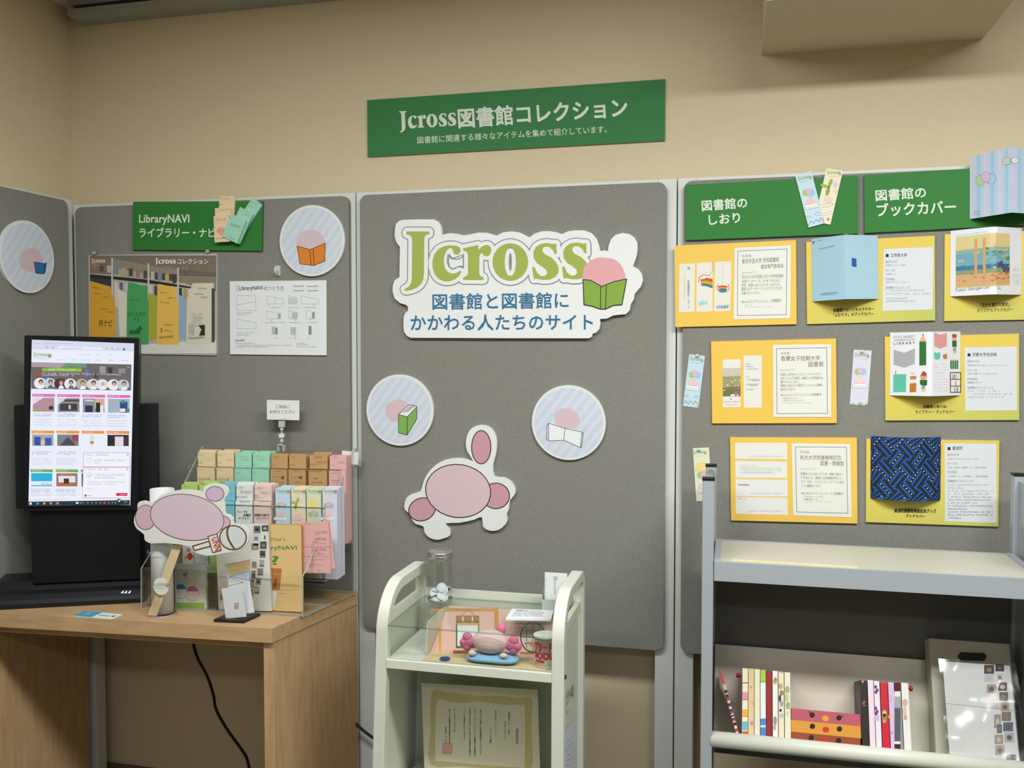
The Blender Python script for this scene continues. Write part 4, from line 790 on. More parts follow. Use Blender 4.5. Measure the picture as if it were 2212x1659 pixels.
for x in (408, 458, 912, 962, 1012): A.line(ell(x, 198+(x-408)*.025, 8, 8), 3, '9a9ab4', True)
A.ell(1062, 215, 11, 11, '707890')
A.poly([(718, 1092), (1116, 1095), (1108, 1482), (708, 1482)], 'c890b0').poly([(722, 1096), (1112, 1099), (1110, 1216), (718, 1214)], 'f6f6fe').poly([(718, 1222), (1110, 1222), (1105, 1478), (711, 1478)], 'f6f6fe')
A.scrawl(738, 1118, 935, 1120, 11, '6a6a80').scrawl(735, 1242, 932, 1243, 11, '6a6a80').scrawl(805, 1168, 1068, 1168, 16, '70b8c8').scrawl(808, 1190, 850, 1190, 14, '70b8c8').scrawl(800, 1292, 1072, 1292, 16, '60b8b0').scrawl(812, 1314, 1000, 1314, 14, '60b8b0').scrawl(745, 1350, 1075, 1350, 10, '9090a8').scrawl(745, 1368, 985, 1368, 10, '9090a8').scrawl(742, 1408, 798, 1408, 9, '80b8d8').scrawl(742, 1424, 830, 1424, 9, '80b8d8')
A.line(ell(768, 1162, 19, 19), 3, '90d0e0', True).line(ell(765, 1287, 19, 19), 3, '90d0c8', True).line([(756, 1287), (764, 1296), (778, 1278)], 4, '80c8b8').poly([(998, 1438), (1092, 1438), (1090, 1464), (995, 1462)], 'd8283c').scrawl(1015, 1457, 1072, 1457, 12, 'f8d8dc').ell(735, 1460, 10, 10, 'd8283c').scrawl(752, 1466, 790, 1466, 11, '6a6a78')
for x, y in ((1094, 1112), (1091, 1237)): A.line([(x-6, y-6), (x+6, y+6)], 3, '6a6a80').line([(x-6, y+6), (x+6, y-6)], 3, '6a6a80')
A.poly([(243, 1512), (1113, 1498), (1111, 1540), (242, 1552)], '22323c').scrawl(250, 1500, 560, 1496, 7, 'a0a0c0')
for x, c in ((268, 'e8ecf0'), (328, '38a0c8'), (385, 'd89868'), (441, 'd8a050'), (497, 'd83858'), (898, 'd83040')): A.ell(x, 1528-(x-268)*.012, 11, 11, c)
A.poly([(475, 1512), (520, 1511), (518, 1545), (474, 1546)], '3a4a58').ell(497, 1525, 11, 11, 'd83858').ell(497, 1525, 5, 5, 'f0d0d8').ell(441, 1526, 4, 4, '4a80c8').ell(665, 1522, 13, 8, 'e8eef4').t('30°C', 688, 1528, 722, 1527, 12, 'c0c8d0')
for x in (755, 790, 825, 862, 935, 990): A.line([(x-5, 1524), (x, 1516), (x+5, 1524)], 3, 'c0c8d0')
A.t('A', 958, 1524, 970, 1524, 13, 'c8d0d8').line([(1068, 1506), (1086, 1506), (1086, 1518), (1068, 1518)], 2, 'b8c0c8', True).ell(1022, 1505, 18, 18, '14181c').poly([(1010, 1508), (1025, 1495), (1036, 1500), (1030, 1510), (1018, 1516)], 'd8dce0')
A.build('screen_image', scr)
A = Art(K.moved(-.003), crop((0, 1080), 6.636), .0, emit=2.2)  # added glowing marks imitating blue LED reflections on the glossy base
for x in (1752, 1800, 1852): A.poly([(x-22, 1340), (x+10, 1302), (x+24, 1298), (x+16, 1335)], 'a8b0ff')
A.build('led_reflections', kio)

# ============================================================ clear leaflet rack
a, c_, b2 = W(655, 1333, Z=ZD), W(304, 1313, Z=ZD), W(770, 1282, Z=ZD)
RK = Pl(a, a-c_, (0, 0, 1)); RP = Pl(a, b2-a, (0, 0, 1)); RW = (a-c_).length
rack = empty('leaflet_rack', RK.M, 'clear acrylic stepped leaflet rack on the right of the wooden desk', 'rack')
prof = [tuple(RP.loc(*q)) for q in ((655, 1333), (770, 1282), (770, 969), (764, 971), (668, 1218), (655, 1245))]
for sgn, O in ((0, a), (1, c_)):
    pl = Pl(O, b2-a, (0, 0, 1)); MB().prism(prof, -.004*(1-sgn), .004*sgn, ACR, ACE).build('side_panel', pl.M, rack)
def plate(d, z0, z1, name='pocket_front'):
    s_ = d*(RP.ex.dot(RK.ex))/abs(RP.ex.dot(RK.n)); pl = RK.moved(-d)
    b = MB(); b.box(-RW+s_+.004, s_-.004, z0, z1, -.003, 0, ACR, ACE); b.build(name, pl.M, rack); return pl
plate(.002, .004, RK.loc(600, 1241).y)
T2, T1 = RK.moved(-.105), RK.moved(-.180)
plate(.100, .06, T2.loc(700, 1095).y); plate(.172, .14, T1.loc(700, 1010).y); plate(.236, .004, RK.moved(-.236).loc(700, 970).y, 'back_panel')
for d0, d1, z in ((.003, .10, .004), (.10, .172, .07), (.172, .236, .15)):
    b = MB(); s0 = d0*(RP.ex.dot(RK.ex))/abs(RP.ex.dot(RK.n)); s1 = d1*(RP.ex.dot(RK.ex))/abs(RP.ex.dot(RK.n))
    q = [(s0-.005, z-.003, -d0), (s1-.005, z-.003, -d1), (-RW+s1+.005, z-.003, -d1), (-RW+s0+.005, z-.003, -d0)]
    b.hexa(q, [(x, z, w_) for x, _, w_ in q], ACR, ACE); b.build('tier_floor', RK.M, rack)
def stack(label, pl, x0, x1, yt, ys, yb, col, depth, zf=None, art=None, sheets=5, jag=.004, top=None):
    """pile of identical folded leaflets: front page, upper page behind it, ragged pages to the rear"""
    yt += 22; p0, p1 = pl.loc(*CRR(x0, yt)), pl.loc(*CRR(x1, yb)); ys_ = pl.loc(*CRR(x0, ys)).y if ys else None; zb = p1.y if zf is None else zf
    c = Pl(pl.O+pl.ex*(p0.x+p1.x)/2+pl.ey*zb, pl.ex, pl.ey); h = p0.y-zb; w2 = (p1.x-p0.x)/2; m = P(col)
    e = empty('leaflet_stack', c.M, label, 'leaflets', 'piles of folded leaflets in the clear rack'); r = random.Random(int(x0+yt))
    if ys: MB().box(-w2, w2, 0, ys_-zb, -.004, 0, m).build('front_page', c.M, e); MB().box(-w2*.97, w2, 0, h, -.010, -.0042, m).build('upper_page', c.M, e)
    else: MB().box(-w2, w2, 0, h, -.008, 0, m).build('front_page', c.M, e)
    b = MB(); n = sheets; t0 = -.0105
    for k in range(n):
        t1 = t0-(depth-.0105)/n*.93; j = r.uniform(-jag, jag); o_ = r.uniform(-.0015, .0015)
        b.box(-w2*.95+o_, w2*.98+o_, 0, h+j+.002, t1, t0-.0002, m); t0 -= (depth-.0105)/n
    b.build('rear_pages', c.M, e)
    if art:
        A = Art(pl, CRR); art(A, x0, x1, yt, ys); A.build('lettering', e)
    return e
def up(A, x0, x1, yt, ys):
    A.t('ウパっち', x0+14, 948, x1-40, 948, 28, '9a4a44', .01)
    for x, y, l, c in ((10, 705, 60, 'b08a90'), (90, 748, 55, '9ab0b8'), (10, 778, 42, '5a6a40'), (8, 850, 50, '90a8b0')): A.scrawl(x0+x, y, x0+x+l, y, 10, c, seed=x)
    A.line([(x0, 814), (x1-6, 818)], 4, 'a08a68', cap=False)
def gen(c, rows):
    def f(A, x0, x1, yt, ys):
        if ys: A.line([(x0, ys), (x1, ys+3)], 3, c, cap=False)
        for k, (x, y, l, h, t) in enumerate(rows):
            (A.t(t, x0+x, y, x0+x+l, y, h, c, .012) if t else A.scrawl(x0+x, y, x0+x+l, y+1, h, c, seed=k+int(x0)))
    return f
z1 = .153
stack('cream leaflet pile with red kana, leftmost in the top tier of the clear rack', T1, 630, 795, 658, 815, 1000, 'e4cea8', .05, z1, up)
stack('cream leaflet pile with red kana, next to the mint ones in the top tier', T1, 812, 972, 662, 818, 1000, 'e4cea8', .05, z1, up)
mg = gen('5f9a84', [(25, 720, 70, 9, ''), (60, 748, 80, 9, ''), (10, 795, 50, 8, ''), (110, 845, 35, 10, ''), (10, 878, 40, 8, '')])
stack('mint green leaflet pile beside the cream ones in the top tier', T1, 980, 1138, 675, 825, 1000, '9fd6be', .05, z1, mg)
stack('mint green leaflet pile beside the brown ones in the top tier', T1, 1146, 1306, 672, 828, 1000, '9fd6be', .05, z1, mg)
bn = gen('5a3f26', [(30, 730, 40, 11, ''), (120, 768, 14, 10, ''), (20, 800, 36, 10, ''), (40, 858, 60, 9, ''), (30, 915, 110, 9, ''), (95, 935, 34, 34, '4'), (60, 968, 70, 10, '')])
stack('brown leaflet pile with a printed 4, next to the mint ones in the top tier', T1, 1318, 1476, 692, 832, 1000, 'c29a6a', .05, z1, bn)
stack('brown leaflet pile with a printed 4, in the middle of the three brown piles', T1, 1486, 1648, 690, 834, 1000, 'c29a6a', .05, z1, bn)
stack('brown leaflet pile with bold print, next to the pink one in the top tier', T1, 1676, 1848, 690, 836, 1000, 'c29a6a', .05, z1, gen('3a2a1c', [(55, 728, 75, 11, ''), (80, 775, 85, 11, ''), (10, 798, 85, 11, ''), (10, 866, 110, 11, ''), (50, 932, 38, 13, 'War'), (30, 966, 95, 12, '')]))
stack('pink leaflet pile at the right end of the top tier', T1, 1866, 2026, 700, 842, 1000, 'dfb0b0', .052, z1, gen('8a5050', [(45, 722, 28, 11, ''), (80, 778, 65, 10, ''), (18, 805, 50, 9, ''), (15, 880, 70, 8, ''), (30, 950, 80, 12, ''), (55, 970, 36, 11, '')]))
z2 = .073
stack('lime green leaflet pile behind the big paddle board, leftmost in the middle tier', T2, 486, 640, 962, None, 1330, 'b2cc78', .05, z2, gen('4a6a2a', [(20, 1008, 80, 14, ''), (90, 1040, 40, 10, '')]))
stack('lime green leaflet pile half hidden by the top lobe of the paddle board', T2, 652, 815, 958, None, 1330, 'b2cc78', .05, z2, gen('4a6a2a', [(20, 988, 40, 14, ''), (60, 1020, 60, 10, '')]))
stack('blue leaflet pile in the middle tier, between the lime and white ones', T2, 830, 982, 958, 1128, 1330, '7fc0d2', .05, z2, gen('2f6a80', [(60, 1012, 55, 12, ''), (70, 1072, 65, 10, ''), (100, 1145, 40, 10, '')]))
stack('white leaflet pile with bold black print in the middle tier', T2, 990, 1150, 962, 1132, 1330, 'dfe4e2', .05, z2, gen('26282c', [(10, 1018, 72, 13, 'ここが中心!'), (50, 1060, 100, 20, '歩ってみよう3'), (8, 1106, 102, 18, '2歩ってみよう'), (45, 1152, 90, 13, ''), (8, 1186, 55, 10, ''), (18, 1252, 95, 26, 'ディープな'), (78, 1282, 66, 24, '図書館'), (32, 1310, 96, 24, 'みつけよう!')]))
stack('pale pink leaflet pile with bold print in the middle tier, beside the bookmarks', T2, 1162, 1326, 972, 1134, 1330, 'e6cdc4', .05, z2, gen('3a2a28', [(20, 1020, 66, 12, ''), (62, 1064, 92, 13, ''), (5, 1090, 50, 12, ''), (5, 1112, 76, 12, ''), (55, 1146, 80, 12, ''), (8, 1186, 46, 10, ''), (12, 1282, 136, 26, '図書館の展示を'), (16, 1306, 120, 14, '')]))
def bmk(k):
    def f(A, x0, x1, yt, ys):
        A.jc(x0+16, 1054, x0+112, 1058, 24, '7fa838').scrawl(x0+30, 1070, x0+110, 1072, 6, '90b0d0').ell(x0+122, 1050, 15, 17, 'a89a80')
        if k == 1:
            for a_, c in ((70, '9ab84a'), (165, 'a8b858'), (255, '8aa83e')): A.ell(x0+50+28*math.cos(math.radians(a_)), 1160-28*math.sin(math.radians(a_)), 30, 12, c, -a_)
            A.ell(x0+95, 1136, 16, 16, 'd4d4e0').ell(x0+65, 1280, 36, 26, 'ecc8c4').line([(x0+5, 1315), (x0+60, 1318), (x0+120, 1312)], 3, 'b0a0a0')
        elif k == 2: A.ell(x0+60, 1160, 46, 34, 'ecd882'); balloons(A, x0+65, 1262, 24, x0+70, 1330)
        else: balloons(A, x0+58, 1180, 24, x0+58, 1240); A.ell(x0+50, 1260, 38, 26, 'ecc4c8').poly([(x0-12, 1288), (x0+105, 1292), (x0+105, 1318), (x0-14, 1314)], 'eef0ee').scrawl(x0, 1306, x0+95, 1308, 7, '6a6060')
    return f
for k, (x0, x1, yt, c, lab) in enumerate(((1366, 1505, 1002, 'c2dcea', 'pale blue bookmark pile with balloons, leftmost of the four in the clear rack'), (1514, 1648, 1004, 'e6dcc2', 'cream bookmark pile with a propeller in the clear rack'), (1658, 1794, 1008, 'd2dfc0', 'pale green and yellow bookmark pile in the clear rack'), (1806, 1945, 1006, 'd6d8ea', 'lilac bookmark pile at the right end of the middle tier'))):
    e = stack(lab, T2, x0, x1, yt, None, 1345, c, .055, z2, bmk(k), 7, .0015)
def bookl(name, label, q, cr, pl0, th, m, side, cat='booklet', group=None): return board(name, cq(cr, *q), pl0, th, m, side, label, cat, group)
F0 = RK.moved(-.040)
o, pl, a, b_ = bookl('booklet', 'white booklet with two columns of small photos, behind the small black-based stand', [(478, 1132), (593, 1134), (573, 1318), (459, 1317)], PX, F0.moved(.014), .008, P('dedfdb'), P('c8c4b8'))
A = Art(pl, CR10)
for k, (x, y, w_, h_, c) in enumerate(((665, 98, 88, 98, '6a6a68'), (772, 90, 86, 80, '4a4c54'), (655, 215, 85, 85, 'c8d4e0'), (798, 205, 28, 75, 'd4d4d0'), (635, 330, 92, 88, 'a87a58'), (750, 305, 85, 98, '4a4e54'), (745, 425, 75, 95, '6a5a50'), (740, 548, 65, 95, 'b0a8a0'), (640, 570, 62, 90, '8a847a'), (635, 692, 55, 105, '7a766e'), (628, 810, 45, 108, '5a5c5c'), (715, 662, 76, 92, '908a80'), (690, 790, 72, 95, '9a9088'), (670, 900, 72, 100, 'a89a88'), (620, 930, 40, 105, '7a7872'))):
    A.rect(x, y, x+w_, y+h_, c).ell(x+w_*.5, y+h_*.55, w_*.3, h_*.28, ['3a3a3c', 'b0a8a0', '8a8078'][k % 3]).rect(x+w_*.1, y+h_*.75, x+w_*.85, y+h_*.92, ['a09890', '5a5450'][k % 2])
A.rect(662, 330, 728, 362, '2a2a30'); A.t('展', 222, 1085, 268, 1083, 80, 'b04a48', .01); A.build('photo_print', o)
o, pl, a, b_ = bookl('booklet', 'orange booklet with green lettering and a question mark in the clear rack', [(650, 78), (1376, 98), (1228, 1235), (560, 1200)], CR10, F0, .010, mat('e0c088', .35, .4), P('b8863c'))
A = Art(pl, CR10); A.t("What's", 838, 300, 1085, 298, 50, '6a8a44').t('LibraryNAVI', 668, 432, 1235, 428, 68, '5a8a3e', .014).t('?', 918, 614, 992, 612, 116, '5a8a3e', .02)
A.poly([(882, 655), (1036, 665), (1010, 950), (856, 945)], 'b8743a').poly([(945, 790), (975, 790), (965, 915), (920, 935)], '7a4a32').line([(850, 948), (1250, 950)], 4, 'a8783c').poly([(858, 965), (972, 965), (940, 1196), (828, 1190)], 'dedcd8').t('用', 838, 1110, 866, 1108, 74, 'b04048', .01).scrawl(980, 1000, 1090, 1002, 12, 'b08a50'); A.build('printed_cover', o)
for k, (dx_, lab) in enumerate(((40, 'pink printed sheet tucked behind another one, right of the orange booklet'), (0, 'pink printed sheet in front, right of the orange booklet in the clear rack'))):
    o, pl, a, b_ = bookl('flyer', lab, [(1200+dx_, 70), (1706+dx_*.5, 22), (1640+dx_*1.2, 745-k*0-dx_*2), (1230+dx_, 700)], CR10, F0.moved(-.008-.004*(1-k)), .002, P('dfaeaa'), P('d08a88'), 'flyer')
A = Art(pl, CR10)
for k, (x, y, l, h) in enumerate(((1330, 78, 95, 12), (1450, 182, 185, 14), (1475, 200, 165, 10), (1460, 220, 60, 10), (1440, 268, 170, 14), (1475, 288, 150, 14), (1440, 312, 80, 10), (1440, 332, 185, 10), (1430, 352, 50, 10), (1430, 400, 180, 12), (1440, 422, 180, 14), (1425, 438, 100, 14), (1430, 460, 130, 10), (1430, 482, 180, 10), (1410, 545, 195, 8), (1410, 560, 80, 8), (1400, 600, 120, 8), (1390, 622, 200, 8), (1390, 640, 90, 8), (1515, 695, 60, 12))): A.scrawl(x, y, x+l, y+2, h, '5a3436', seed=k)
A.line([(1310, 370), (1690, 372)], 3, 'b87878').line([(1310, 497), (1660, 505)], 3, 'b87878'); A.build('lettering', o)
o, pl, a, b_ = bookl('leaflet', 'white and green leaflet with two round marks, behind the clear cylinder', [(330, 1219), (446, 1220), (443, 1316), (328, 1313)], PX, F0.moved(.02), .010, P('c9cfc8'), P('b0b8b0'), 'leaflet')
A = Art(pl, CR9); A.poly([(700, 1035), (1280, 1042), (1275, 1145), (700, 1140)], '8fb45a').poly(ell(1068, 892, 116, 130), '9a5a70').poly(ell(1068, 892, 110, 124), 'd8c8c4').poly(ell(1068, 892, 110, 124, 20, 0, 200, 340), 'b8509a').poly(ell(870, 850, 112, 126), '5a6a80').poly(ell(870, 850, 106, 120), 'd4d0cc').poly(ell(870, 850, 106, 120, 20, 0, 200, 340), '3f78b8').poly([(905, 530), (985, 530), (968, 598), (925, 598)], '7a9a6a').line([(978, 500), (982, 540)], 8, '4a4448')
for k in range(5): A.scrawl(1000, 885+k*26, 1130, 885+k*26, 9, 'a87a80', seed=k); A.scrawl(730, 1060+k*14, 1180, 1062+k*14, 6, '6a9040', seed=k)
A.build('printed_art', o)
o, pl, a, b_ = bookl('bookmark', 'white bookmark with a red rainbow-backed design, behind the clear cylinder', [(935, 70), (1105, 75), (1085, 420), (900, 410)], CR9, F0.moved(-.012), .003, P('dcdad4'), P('c8c4bc'), 'bookmark')
A = Art(pl, CR9); A.poly([(985, 165), (1015, 105), (1035, 165)], '4a78a8').ell(1030, 250, 45, 65, 'cf4a34').line([(985, 110), (970, 130), (985, 170)], 6, 'cf5a40')
for k in range(4): A.line([(1000, 240+k*12), (960, 235+k*18), (948, 270+k*14)], 5, 'cf4a34').line([(1060, 240+k*12), (1110, 230+k*14), (1115, 255+k*14)], 5, 'cf4a34')
A.build('printed_art', o)
o, pl, a, b_ = bookl('bookmark', 'white bookmark with pale print, beside the red one behind the clear cylinder', [(1112, 190), (1366, 176), (1360, 420), (1105, 420)], CR9, F0.moved(-.010), .003, P('d4dad8'), P('c0c4c4'), 'bookmark')
A = Art(pl, CR9)
for k in range(5): A.scrawl(1190, 205+k*30, 1330, 203+k*30, 12, '9aa8b0', seed=k)
A.line([(1352, 185), (1350, 385)], 7, '6a6e70', cap=False).scrawl(1150, 380, 1310, 384, 14, '4a4e54'); A.build('lettering', o)
# card on a bead clip at the back of the rack
CP = RK.moved(-.236)
o, pl, a, b_ = board('notice_card', [(577, 864), (647, 865), (646, 908), (576, 906)], CP, .002, P('e6e8e6'), P('b8bab8'), 'small white free-to-take card held by a clip over the clear rack', 'card')
A = Art(pl, CRR); A.t('ご自由に', 1368, 270, 1498, 270, 34, '4a4c4e').t('お持ちください', 1312, 318, 1550, 318, 34, '4a4c4e').line([(1402, 370), (1468, 372)], 3, '9a9c9a'); A.build('lettering', o)
bc, bw = mat('b9bfbc', .2, .6), mat('e2e4e2', .4, .4); cl = lambda x, y: CP.loc(*CRR(x, y))
p = cl(1430, 390); b = MB()
e = empty('card_clip', Pl(CP.O+CP.ex*p.x+CP.ey*p.y, CP.ex, CP.ey).M, 'clear bead-jointed clip between the white card and the rack', 'clip')
def cpos(x, y, d=.003): v = cl(x, y); return (v.x, v.y, d)
q0, q1 = cl(1405, 385), cl(1458, 445); MB().box(q0.x, q1.x, q1.y, q0.y, -.002, .008, bc).build('clip_jaw', CP.M, e, .001)
MB().ball(cpos(1430, 465), (.0055, .0055, .0055), bc).build('bead', CP.M, e)
q0, q1 = cl(1408, 505), cl(1452, 542); MB().box(q0.x, q1.x, q1.y, q0.y, -.001, .007, bw).build('joint', CP.M, e, .001)
MB().ball(cpos(1430, 575), (.006, .006, .006), bc).build('bead', CP.M, e)
MB().tube([cpos(1430, 485), cpos(1430, 600)], .0022, bc).build('stem', CP.M, e)
q0, q1 = cl(1398, 600), cl(1455, 670); MB().box(q0.x, q0.x+.003, q1.y, q0.y, -.005, .008, bc).box(q1.x-.003, q1.x, q1.y, q0.y, -.005, .008, bc).box(q0.x, q1.x, q0.y-.004, q0.y, -.005, .008, bc).build('clip_jaw', CP.M, e, .0005)

o, pl, a, b_ = board('blank_card', [(738, 973), (774, 977), (774, 1004), (738, 1000)], RK.moved(-.232), .002, P('dcdedb'), P('c0c2c0'), 'small blank white card standing behind the pink leaflet pile in the clear rack', 'card')
# ============================================================ things on the desk front
cc = W(352, 1336, Z=ZD); CR_ = .036; cc = back(cc, CR_, 352, 1336); zt = W(352, 1197, Y=cc.y-CR_).z
cyl = empty('clear_cylinder', Matrix.Translation(cc), 'clear round tube holding a paper roll and a paddle stick, on the desk front', 'container')
b = MB(); h = zt-ZD
b.lathe([(0, .0), (CR_, 0), (CR_, h)], (0, 0, 0), ACR, 40).lathe([(CR_, h), (CR_-.002, h)], (0, 0, 0), ACE, 40).lathe([(CR_+.0004, .0), (CR_+.0004, .004), (CR_-.004, .005)], (0, 0, 0), mat('9a8a84', .3, .5), 40)
b.build('tube_body', Matrix.Translation(cc), cyl)
SP = BACK(cc.y-CR_-.0008); q = SP.loc(347.8, 1266.8); r = .0222; sp = Pl((q.x, SP.O.y, q.y), SP.ex, SP.ey)
o = MB().prism([(r*math.cos(k*math.pi/24), r*math.sin(k*math.pi/24)) for k in range(48)], 0, .0006, P('e2e5e0')).build('round_sticker', sp.M, cyl)
A = Art(sp, CR9, .0009); A.jc(400, 755, 620, 752, 62, 'a3b56e').scrawl(430, 782, 605, 780, 14, '5f8ab0').scrawl(405, 808, 640, 804, 14, '7a9ab0').scrawl(440, 850, 620, 845, 8, 'b0b8b4').ell(655, 725, 32, 30, 'd0a8a8').poly([(618, 735), (690, 728), (680, 772), (632, 778)], '8aa060').line([(683, 700), (688, 735)], 8, '4a4648'); A.build('sticker_print', cyl)
RC = Vector((cc.x, cc.y+.002, ZD+.007)); rt_ = W(350, 1056, Y=RC.y).z-RC.z; b = MB(); vs = []; n = 40
rr_ = lambda t: .0312-.006*t/6.9
pts = [(rr_(6.9*k/n)*math.cos(6.9*k/n+.6), rr_(6.9*k/n)*math.sin(6.9*k/n+.6)) for k in range(n+1)]
b.add([(x, y, z) for z in (0, rt_) for x, y in pts], [(k, k+1, n+1+k+1, n+1+k) for k in range(n)], mat('d9dbde', .7, .2), True)
o = b.build('paper_roll', Matrix.Translation(RC), None, 0, 'rolled white poster standing in the clear tube', 'paper roll'); sm_ = o.modifiers.new('sheet', 'SOLIDIFY'); sm_.thickness = .0008
# paddle
PP = BACK(cc.y-CR_-.004)
PO = [(40,1340),(50,1270),(72,1225),(75,1165),(100,1140),(150,1135),(215,1150),(290,1085),(400,1045),(530,1030),(640,1040),(690,1050),(690,1010),(730,985),(800,970),(870,985),(915,1010),(925,1050),(910,1090),(885,1120),(892,1180),(895,1250),(930,1262),(970,1300),(975,1350),(1060,1362),(1105,1405),(1120,1470),(1090,1550),(1000,1600),(860,1630),(720,1650),(600,1610),(560,1560),(330,1530),(200,1535),(140,1500),(135,1450),(70,1400)]
o, pl = cutout('paddle_sign', PO, CRR, PP, .004, 'pale pink cut-out paddle with a microphone shape, on a stick in the clear tube', 'paddle', mat('e2e3e0', .45, .3), n=2)
A = Art(pl, CRR); br = '6a4a2a'; lil = 'd5c0cf'
for q, c in ((ell(800, 1070, 82, 66), 'cdb4ce'), (ell(150, 1290, 92, 112), 'd2b2c6'), (ell(870, 1340, 70, 60), 'd2b2c6'), (ell(540, 1290, 345, 210, a=9), lil)): A.line(q, 13, br, True).poly(q, c)
A.poly([(600, 1570), (745, 1515), (760, 1555), (610, 1600)], 'e0e2e2').line([(590, 1560), (745, 1515), (760, 1560), (610, 1600)], 12, br, True)
A.ell(970, 1480, 130, 118, br).ell(970, 1480, 118, 106, 'd2d8d8').line(smooth([(935, 1370), (915, 1420), (930, 1500), (985, 1590)], 5, False), 18, br)
A.poly([(735, 1470), (820, 1445), (860, 1600), (780, 1620)], 'e2dcd8').line([(735, 1470), (820, 1445), (860, 1600), (780, 1620)], 9, br, True).t('UNN', 768, 1488, 803, 1606, 60, 'b03038', .02)
A.build('printed_art', o)
SKP = BACK(cc.y-CR_+.004); s0 = [SKP.loc(*CR9(*q)) for q in ((740, 60), (892, 62), (462, 1268), (308, 1255))]
b = MB(); b.prism([tuple(q) for q in s0], -.002, 0, mat('d8c6a0', .6, .2)); b.build('stick', SKP.M, o)
# acrylic stand with black base
S = [W(461, 1344, Z=ZD), W(527, 1347, Z=ZD), W(563, 1330, Z=ZD)]; S.append(S[0]+S[2]-S[1])
SPn = Pl(S[0], S[1]-S[0], (0, 0, 1)); wS, dS = (S[1]-S[0]).length, (S[2]-S[1]).length
std = empty('card_stand', SPn.M, 'small clear acrylic card stand with a black base, on the desk front', 'stand')
MB().prism([V2(p) for p in S], ZD, ZD+.007, mat('17181a', .35, .4)).build('base', I4, std, .002)
top_ = W(545, 1200, Y=S[1].y).z
def wallp(p0, p1, z0, z1, t, m, name, par, side=None):
    d = (p1-p0).normalized(); nn = Vector((-d.y, d.x, 0))*t; q = [p0, p1, p1+nn, p0+nn]
    return MB().prism([V2(v) for v in q], z0, z1, side or m, m).build(name, I4, par)
ins = lambda i, f: S[i]+((S[0]+S[2])/2-S[i])*f
wallp(ins(0, .1), ins(1, .1), ZD+.007, top_, .002, ACR, 'front_plate', std, ACE); wallp(ins(1, .1), ins(2, .1), ZD+.007, top_, .002, ACR, 'side_plate', std, ACE)
CPn = BACK(S[1].y+.024); q = fit(cq(CR10, (335, 605), (622, 560), (612, 1255), (330, 1275)), CPn)
fc = empty('folded_card', q[0].M, 'white folded card with coloured pennants, inside the small acrylic stand', 'card')
MB().box(-q[1]/2, q[1]/2, -q[2]/2, q[2]/2, -.001, 0, P('dde0e4')).build('rear_page', q[0].M, fc)
A = Art(q[0], CR10); A.poly([(335, 612), (620, 545), (622, 672), (540, 665)], 'e8c8b0').poly([(335, 612), (545, 665), (618, 670), (332, 742)], 'e6dc8a').line([(335, 612), (620, 545)], 5, 'c05a48').line([(545, 662), (618, 672), (340, 742)], 8, 'd8b850').poly([(338, 772), (610, 695), (606, 820)], 'c0d0e4').line([(338, 772), (610, 695), (606, 820)], 6, '4a6ac0', True).line([(322, 785), (528, 850), (318, 895)], 5, 'b05a6a', True)
for x, y in ((360, 700), (420, 690), (500, 770), (350, 845)): A.scrawl(x, y, x+60, y-8, 10, '8a8a90', seed=x)
A.build('printed_art', fc)
f2 = BACK(S[1].y+.012); q = fit(cq(CR10, (265, 935), (538, 900), (536, 1308), (262, 1322)), f2); MB().box(-q[1]/2, q[1]/2, -q[2]/2, q[2]/2, -.001, 0, P('dfe3ea')).build('front_page', q[0].M, fc)
A = Art(q[0], CR10); A.poly([(407, 1120), (466, 1118), (464, 1202), (408, 1208)], 'b09a94').poly([(420, 1130), (455, 1130), (452, 1190), (422, 1195)], 'c8b8b4').line([(430, 1150), (445, 1180)], 5, '8a4a48').dots([(455, 1060), (475, 1000), (520, 1010), (515, 1060)], 12, 4, 'a0a0a8').dots([(287, 990), (290, 1260)], 40, 5, '8a8a92')
A.build('printed_art', fc)
# business card
q = [W(x, y, Z=ZD+.0012) for x, y in ((150, 1328), (190, 1321.5), (261, 1327), (246, 1337))]; c = sum(q, Vector())/4
ex = (q[3]-q[0])+(q[2]-q[1]); pl = Pl(c, ex, (q[1]-q[0])+(q[2]-q[3])); wd, ht = ex.length/2, ((q[1]-q[0]).length+(q[2]-q[3]).length)/2
o = MB().box(-wd/2, wd/2, -ht/2, ht/2, -.0012, 0, P('d6dee0')).build('business_card', pl.M, None, 0, 'blue and white card lying flat on the desk, before the black screen', 'card')
b = MB(); b.box(-wd/2, -.03*wd, -ht/2, ht/2, 0, .0003, P('3f9ac8')).box(-.34*wd, -.22*wd, -.05*ht, .25*ht, .0003, .0005, P('b0a860')).box(.04*wd, .3*wd, -.1*ht, .05*ht, 0, .0003, P('8a9498')).box(.36*wd, .43*wd, -.12*ht, .12*ht, 0, .0003, P('4a5054')); b.build('printed_art', pl.M, o)

